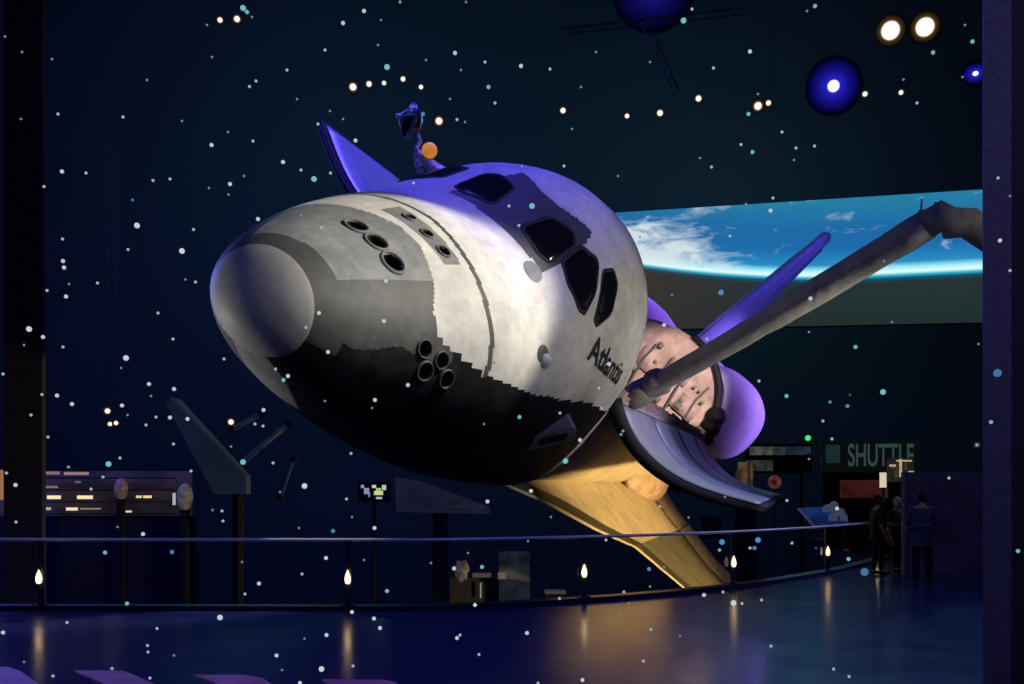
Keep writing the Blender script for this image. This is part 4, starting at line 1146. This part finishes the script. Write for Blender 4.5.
# ------------------------------------------------------------------ projected star dots
# x, y, size class, tint (w white, t teal, b blue)
STARS = '''5,36.5,1w 22,52,1w 52,59,1w 147,80,1w 212,57,1w  21,119,1w 58,114,2w 123,117,2w 182,121,1w 228,132,1w 211.5,145,3w 253,141,2w  249.5,86.5,2w 256,81,2w 62,171.5,3w 207,25,1w 243,8,4t 247,12,3t 252,17,1w
364,11,3w 343,23,3w 325,50,2w 287,70,2w 400,2,2t 387,67,4t 455,53,3w 485,62,2w 461,70,1w 488.5,87,3t 495,103,2w 457,119.5,2w 465,122,1w 423,114,3b 355.5,140.5,3w 318,124,2w 330,111,1w 297,99,1w 283,162,3w 301,170,2w 378,45,1w 381,20,1w 426,60,1w 450,99,1w 343,119,1w 466,2,1w
521,66,3w 550,69,2w 596,52,1w 683.5,20.5,4t 692,9,2w 650,62,1w 713.5,68,2w 750,51.5,3w 758,94,1w 748.5,114,3t 572,129,1w 564,166,2w 522,166,1w 741,144.5,2w 752.5,152,3t 700,158,1w 711.5,167,2w 581,87,1w
815,6,3t 807,11,1w 782,132,2w 796,148,2w 794,160,1w 814.5,146,2w 903.5,79.5,1w 917,103,2w 933,52.5,3t 972.5,41.5,3t 965,25,1w 962.5,77,1w
86,173,2w 44,186.5,2w 153,180.5,2w 170,179,2w 209,188,1w 230,184,3w 228.5,194.5,1w 244,176,1w 132.5,200,2b 137,225.5,4w 193.5,229.5,2w 62.5,239,2w 128,249.5,2w 182,251,4w 63,261,3w 64,267.5,3w 97.5,283,2w 69,284,1w 66,296.5,3w 47,290.5,2w 185.5,279.5,1w 195.5,282,2w 158,313,2w 173,339,2w 29,329,4w 43,337,3w 224,327.5,1w
63,347,2w 126,358,4w 121,368,1w 224,359,2w 3,374,2w 24,345,1w 149,384,3w 174,389,3w 42,394.5,2w 57,395.5,3w 72,404,3w  31,415,2w 48,437,2w 122,405.5,3w 127.5,415,1w 146,425,2w 156,417,2w 170,417.5,3w 187.5,419,3w 151,396,1w 173.5,444,2w 108.5,464,4t 120,458,2w 103,477,2w 68.5,467,2t 191,471,2w 231,446.5,1w 243,462,4t 15.5,485,3w 6.5,473,2w 212.5,510,2b 222,511,2w 255,424,2w 91,489,2w
328,352,3w 275.5,369,2w 288,376,3w 283.5,380,3t 263.5,410,3w 263,426,2w 325,401,1w 375,400,3w 372,408,1w 408,385,3w 351,453.5,2w 273,463,2w 304.5,486,4w 280,492,1w 346.5,499,2w 487.5,501.5,3w 508,368,3w 494,363,1w 484,424,1w 
855.5,347,3t 786.5,396,3t 883,392,4t 830,402,2t 850,395,1b 847.5,406,3b 823,421,2w 832,439,2w 997.5,373,5b 991,422,3t 949,478,2w 787,500.5,2w 837,508.5,3w  978.5,344,1w 809,459,1w
16,522,2w 143,534,3w 105,552.5,3t 172,552,3b 242,562,1w 245,594,2w 127,603.5,3t 220,617.5,4w 3,632.5,3w 67,622.5,2w 157,628.5,2w 147.5,645.5,2w 148,652,2w 174,655.5,1w 53,676,2w 150,678,2w 112,668.5,2w 223,521,2w 117.5,527,1w 24,662,1w
374.5,528,3w 333,531,3b 326,558,3w 259,583.5,3w 302,574,2w 364,560,1w 387,591,3t 431,563,1w 454,568.5,3w 468,553,1w 482,567,3t 475,605,3w 352,612,3w 374,618.5,3w 380,628,3w 326.5,635,3w 304.5,638.5,1w 276.5,655.5,3w 321.5,669,4w 353,666,2w 457,638,3w 460,635,2w 479,654.5,2w 300,683,3w 282,670,1w 352,517,1w 299,528,1w
551,517,1w 606,540,2w 528,541,1w 649,569,3b 664,567,1w 650,586.5,1w 624,592,2w 559.5,598.5,2w 629,603,1w 619,614,1w 527,633,3w 651,629.5,2w 704,595,3w 723,592,2w 733.5,603,4w 742,603.5,2w 761.5,600,2w 680,636,1w  643.5,661,2w 582.5,680,3w 538,683,2w 722,542,4b 719.5,550,2w 758,540,4b 754.5,548,3b 750,548,2w  688.5,517.5,1w
792,543,2w 848.5,559,3t 864.5,572,5b 1018,551,3t 771,646,2w 833.5,669,2w 849,676.5,2w  816,548,1b
314,179,4t 330.5,173,2w 258,219,3w 321.5,227.5,2w 301,215,1w 319,313,3w 384,321,3w 386,281,3w 306,327.5,2w 388,221,2w 413.5,183,2w 509,206,2w
532,206,4t 519,225.5,2w 730,236,2w 746,204,1w 640,237,1w 721,292.5,4b 664,325,3w 707,339,2w 672,295,1w 618,176,1w
519.5,417,3t 560,413,2w 580,440,3w 565.5,461,4t 623,431,2t 621,434.5,2t 531,491,3w 601.5,408,2w 599,388,2w 660,506.5,2w 759,381,2w 609,364,3w 725,497,1w
773,198,2w 770.5,210.5,3w 998,178,2w 1000,240.5,3w 1010,270.5,2w 810.5,298.5,3w 892,322,1w 809,332,1w 1010,196,1w 884,261,1w'''
def star_mat(name, col, s):
    m, n, l = new_mat(name); n.clear()
    o = n.new('ShaderNodeOutputMaterial'); e = n.new('ShaderNodeEmission'); e.inputs[0].default_value = col; e.inputs[1].default_value = s
    l.new(e.outputs[0], o.inputs[0]); return m
SIZE = {1: ('faint', 1.15, .30), 2: ('small', 1.45, .55), 3: ('medium', 2.0, .72), 4: ('large', 2.8, .80), 5: ('very large', 4.0, .55)}
TINT = {'w': ('white', srgb(215, 228, 232)), 't': ('teal', srgb(125, 205, 212)), 'b': ('blue', srgb(88, 150, 205))}
SMAT, SMESH = {}, {}
def region(x, y):
    if x > 984: return 'on the indigo column at the right'
    if y > 606: return 'over the blue floor ' + ('at bottom left' if x < 256 else 'by the second post' if x < 350 else 'at bottom centre' if x < 600 else 'at bottom right')
    if y > 536 and not (x > 770): return 'behind the handrail, ' + ('left of the second post' if x < 345 else 'between second and third posts' if x < 584 else 'by the yellow wing tip')
    if x < 256 and y < 171: return 'in the dark top left of the hall'
    if x < 256 and y < 342: return 'in the dark left of the shuttle nose'
    if x < 200 and y < 450: return 'above the far gallery counter'
    if x < 256: return 'around the gallery counter and slanted beam'
    if y < 110 and x < 512: return 'above the row of lamps by the bay door'
    if y < 172 and x < 512: return 'around the blue bay door and dish antenna'
    if y < 172 and x < 770: return 'in the dark over the cockpit roof'
    if y < 172: return 'around the blue ceiling spotlights'
    if x > 700 and y < 330: return 'against the Earth screen and tail'
    if x > 770 and y < 450: return 'in the dark below the Earth screen'
    if x > 770: return 'near the SHUTTLE sign and people'
    if x < 440 and y < 340: return 'on the shuttle nose'
    if x < 515 and y < 505 and y > 340: return 'on the shuttle belly and below the chin'
    if y < 400: return 'on the shuttle cabin and engine pods'
    return 'on the port wing root'
stars = []; PLACED = []
for tok in STARS.split():
    x, y, c = tok.split(','); x, y = float(x), float(y); stars.append((x, y, int(c[0]), c[1], region(x, y)))
from collections import defaultdict
fam = defaultdict(list)
for s in stars: fam[(s[2], s[3], s[4])].append(s)
ORD = ['first', 'second', 'third', 'fourth', 'fifth', 'sixth', 'seventh', 'eighth', 'ninth', 'tenth', 'eleventh', 'twelfth', 'thirteenth', 'fourteenth', 'fifteenth', 'sixteenth', 'seventeenth', 'eighteenth', 'nineteenth', 'twentieth']
bm = bmesh.new(); tube(bm, [(0, 0, 0), (0, 0, 1)], .00001, 3); ADDED_THREAD = bpy.data.meshes.new('added_thread'); bm.to_mesh(ADDED_THREAD); bm.free(); ADDED_THREAD.materials.append(M_LAMPBODY)
for (sz, tn, reg), L in fam.items():
    L.sort()
    for i, s in enumerate(L):
        nm, rpx, k = SIZE[sz]; cn, col = TINT[tn]
        if (sz, tn) not in SMESH:
            bm = bmesh.new(); bmesh.ops.create_icosphere(bm, subdivisions=2, radius=1)
            me = bpy.data.meshes.new('star_dot'); bm.to_mesh(me); bm.free(); me.materials.append(star_mat('star_' + nm + '_' + cn, col, k)); SMESH[(sz, tn)] = me
        while True:
            d = 5.1 + .8 * random.random(); X_ = (s[0] - CX) / F * d; r = rpx * d / F
            if all(abs(X_ - q[0]) > r + q[2] + .004 or abs(d - q[1]) > r + q[2] + .004 for q in PLACED): break
        PLACED.append((X_, d, r))
        o = bpy.data.objects.new('star_dot', SMESH[(sz, tn)]); COL.objects.link(o)
        o.location = W(s[0], s[1], d); r = rpx * d / F; o.scale = (r, r, r)
        zt_ = (41.995 - o.location.z)
        th = bpy.data.objects.new('added_thread', ADDED_THREAD); COL.objects.link(th); th.parent = o; th.scale = (1 / r, 1 / r, zt_ / r)  # thread is added; the dots are projected light and hang on nothing
        lab = f'{nm} {cn} star dot {reg}'
        if len(L) > 1: lab += ', the only pair member at left' if False else f', {ORD[i]} from left'
        tag(o, lab, 'star dot', 'projected star dots')
# ------------------------------------------------------------------ lights
def spot(name, loc, target, energy, col, size_deg, blend=.3, radius=.3):
    d = bpy.data.lights.new(name, 'SPOT'); d.energy = energy; d.color = col; d.spot_size = math.radians(size_deg); d.spot_blend = blend; d.shadow_soft_size = radius
    o = bpy.data.objects.new(name, d); COL.objects.link(o); o.location = loc
    o.rotation_euler = (Vector(target) - Vector(loc)).to_track_quat('-Z', 'Y').to_euler(); return o
def point(name, loc, energy, col, radius=1.0):
    d = bpy.data.lights.new(name, 'POINT'); d.energy = energy; d.color = col; d.shadow_soft_size = radius
    o = bpy.data.objects.new(name, d); COL.objects.link(o); o.location = loc; return o
WHITE = (1, .93, .78); BLUE = (.10, .08, 1); PURPLE = (.36, .16, 1); YEL = (1, .62, .20)
def ospot(name, target, direction, dist, energy, col, size, blend=.4, radius=.3):
    """a spotlight given in the frame of the hanging orbiter"""
    t_ = Vector(target); d_ = Vector(direction).normalized()
    return spot(name, OW(*(t_ + d_ * dist)), OW(*t_), energy, col, size, blend, radius)
ospot('key_light', (3.0, -.75, .2), (.20, -.22, .95), 13, 11500, WHITE, 21, .3, .2)
ospot('cabin_fill', (5.8, -2.0, 1.9), (-.05, -.88, .46), 14, 3000, WHITE, 26, 1.0, .4)
ospot('nose_fill', (.8, -.4, -1), (.08, -.5, .86), 12, 2700, WHITE, 20, .8, .4)
ospot('nose_front', (.6, 0, -1.5), (-.95, .1, .28), 7, 48, (.95, 1, .85), 30, .9, .5)
ospot('blue_top', (6.6, 1.2, 1.8), (-.15, .62, .76), 13, 9500, BLUE, 27, .7)
ospot('wing_light', (18.5, -4.8, -2.8), (-.08, -.91, .40), 14, 19500, YEL, 60, .7, .15)
ospot('purple_pods', (30.5, -1.5, 1.0), (-.22, -.74, .64), 18, 22000, (.36, .19, 1), 26, .6)
ospot('pod_top', (29.5, 2.4, 2.3), (-.25, -.05, 1), 10, 4500, (.28, .12, 1), 36, .6)
ospot('bay_light', (27, -.3, .5), (-.92, -.25, .42), 13, 9000, (1, .78, .68), 22, .5)
ospot('bay_door_light', (12.5, -5.2, 0), (.35, -.25, .9), 9, 1600, (.45, .36, 1), 60, .8)
ospot('tail_blue', (33, 0, 6), (-.4, -.5, .7), 14, 4200, (.16, .12, 1), 44, .6)
ospot('door_blue', (10.5, 5, 0), (-.2, .25, .95), 9, 5000, BLUE, 46, .6)
ospot('arm_light', (10.0, -3.6, 1.4), (-.5, -.65, .55), 9, 1900, (1, .93, .8), 46, .9)
ospot('elbow_light', (7.5, -4.8, 4), (-.3, -.6, .8), 9, 420, (1, .93, .8), 60, .9)
spot('floor_blue', (8, 8, 14), (4.5, 10, 0), 2600, (.12, .16, 1), 90, 1.0, 1.0)
ospot('chin_rim', (.8, .4, -1.9), (-.25, .5, -.83), 3.6, 330, (1, .95, .82), 60, .7, .15)
point('column_fill', (2.2, 3.2, 5.0), 130, (.5, .45, 1), .5)
point('hall_fill_left', (-24, 34, 14), 13000, (.10, .14, 1), 4)
point('hall_fill_right', (16, 62, 24), 3500, (.22, .62, .75), 4)
point('hall_fill_top', (-14, 60, 28), 3000, (.18, .55, .70), 4)
point('hall_fill_near', (-8, 6, 9), 420, (.16, .22, 1), 3)
point('exhibit_fill', (11, 19, 6), 70, (.5, .42, .9), 2)
w = bpy.data.worlds.new('world'); bpy.context.scene.world = w; w.use_nodes = True
w.node_tree.nodes['Background'].inputs[0].default_value = (.004, .007, .016, 1)
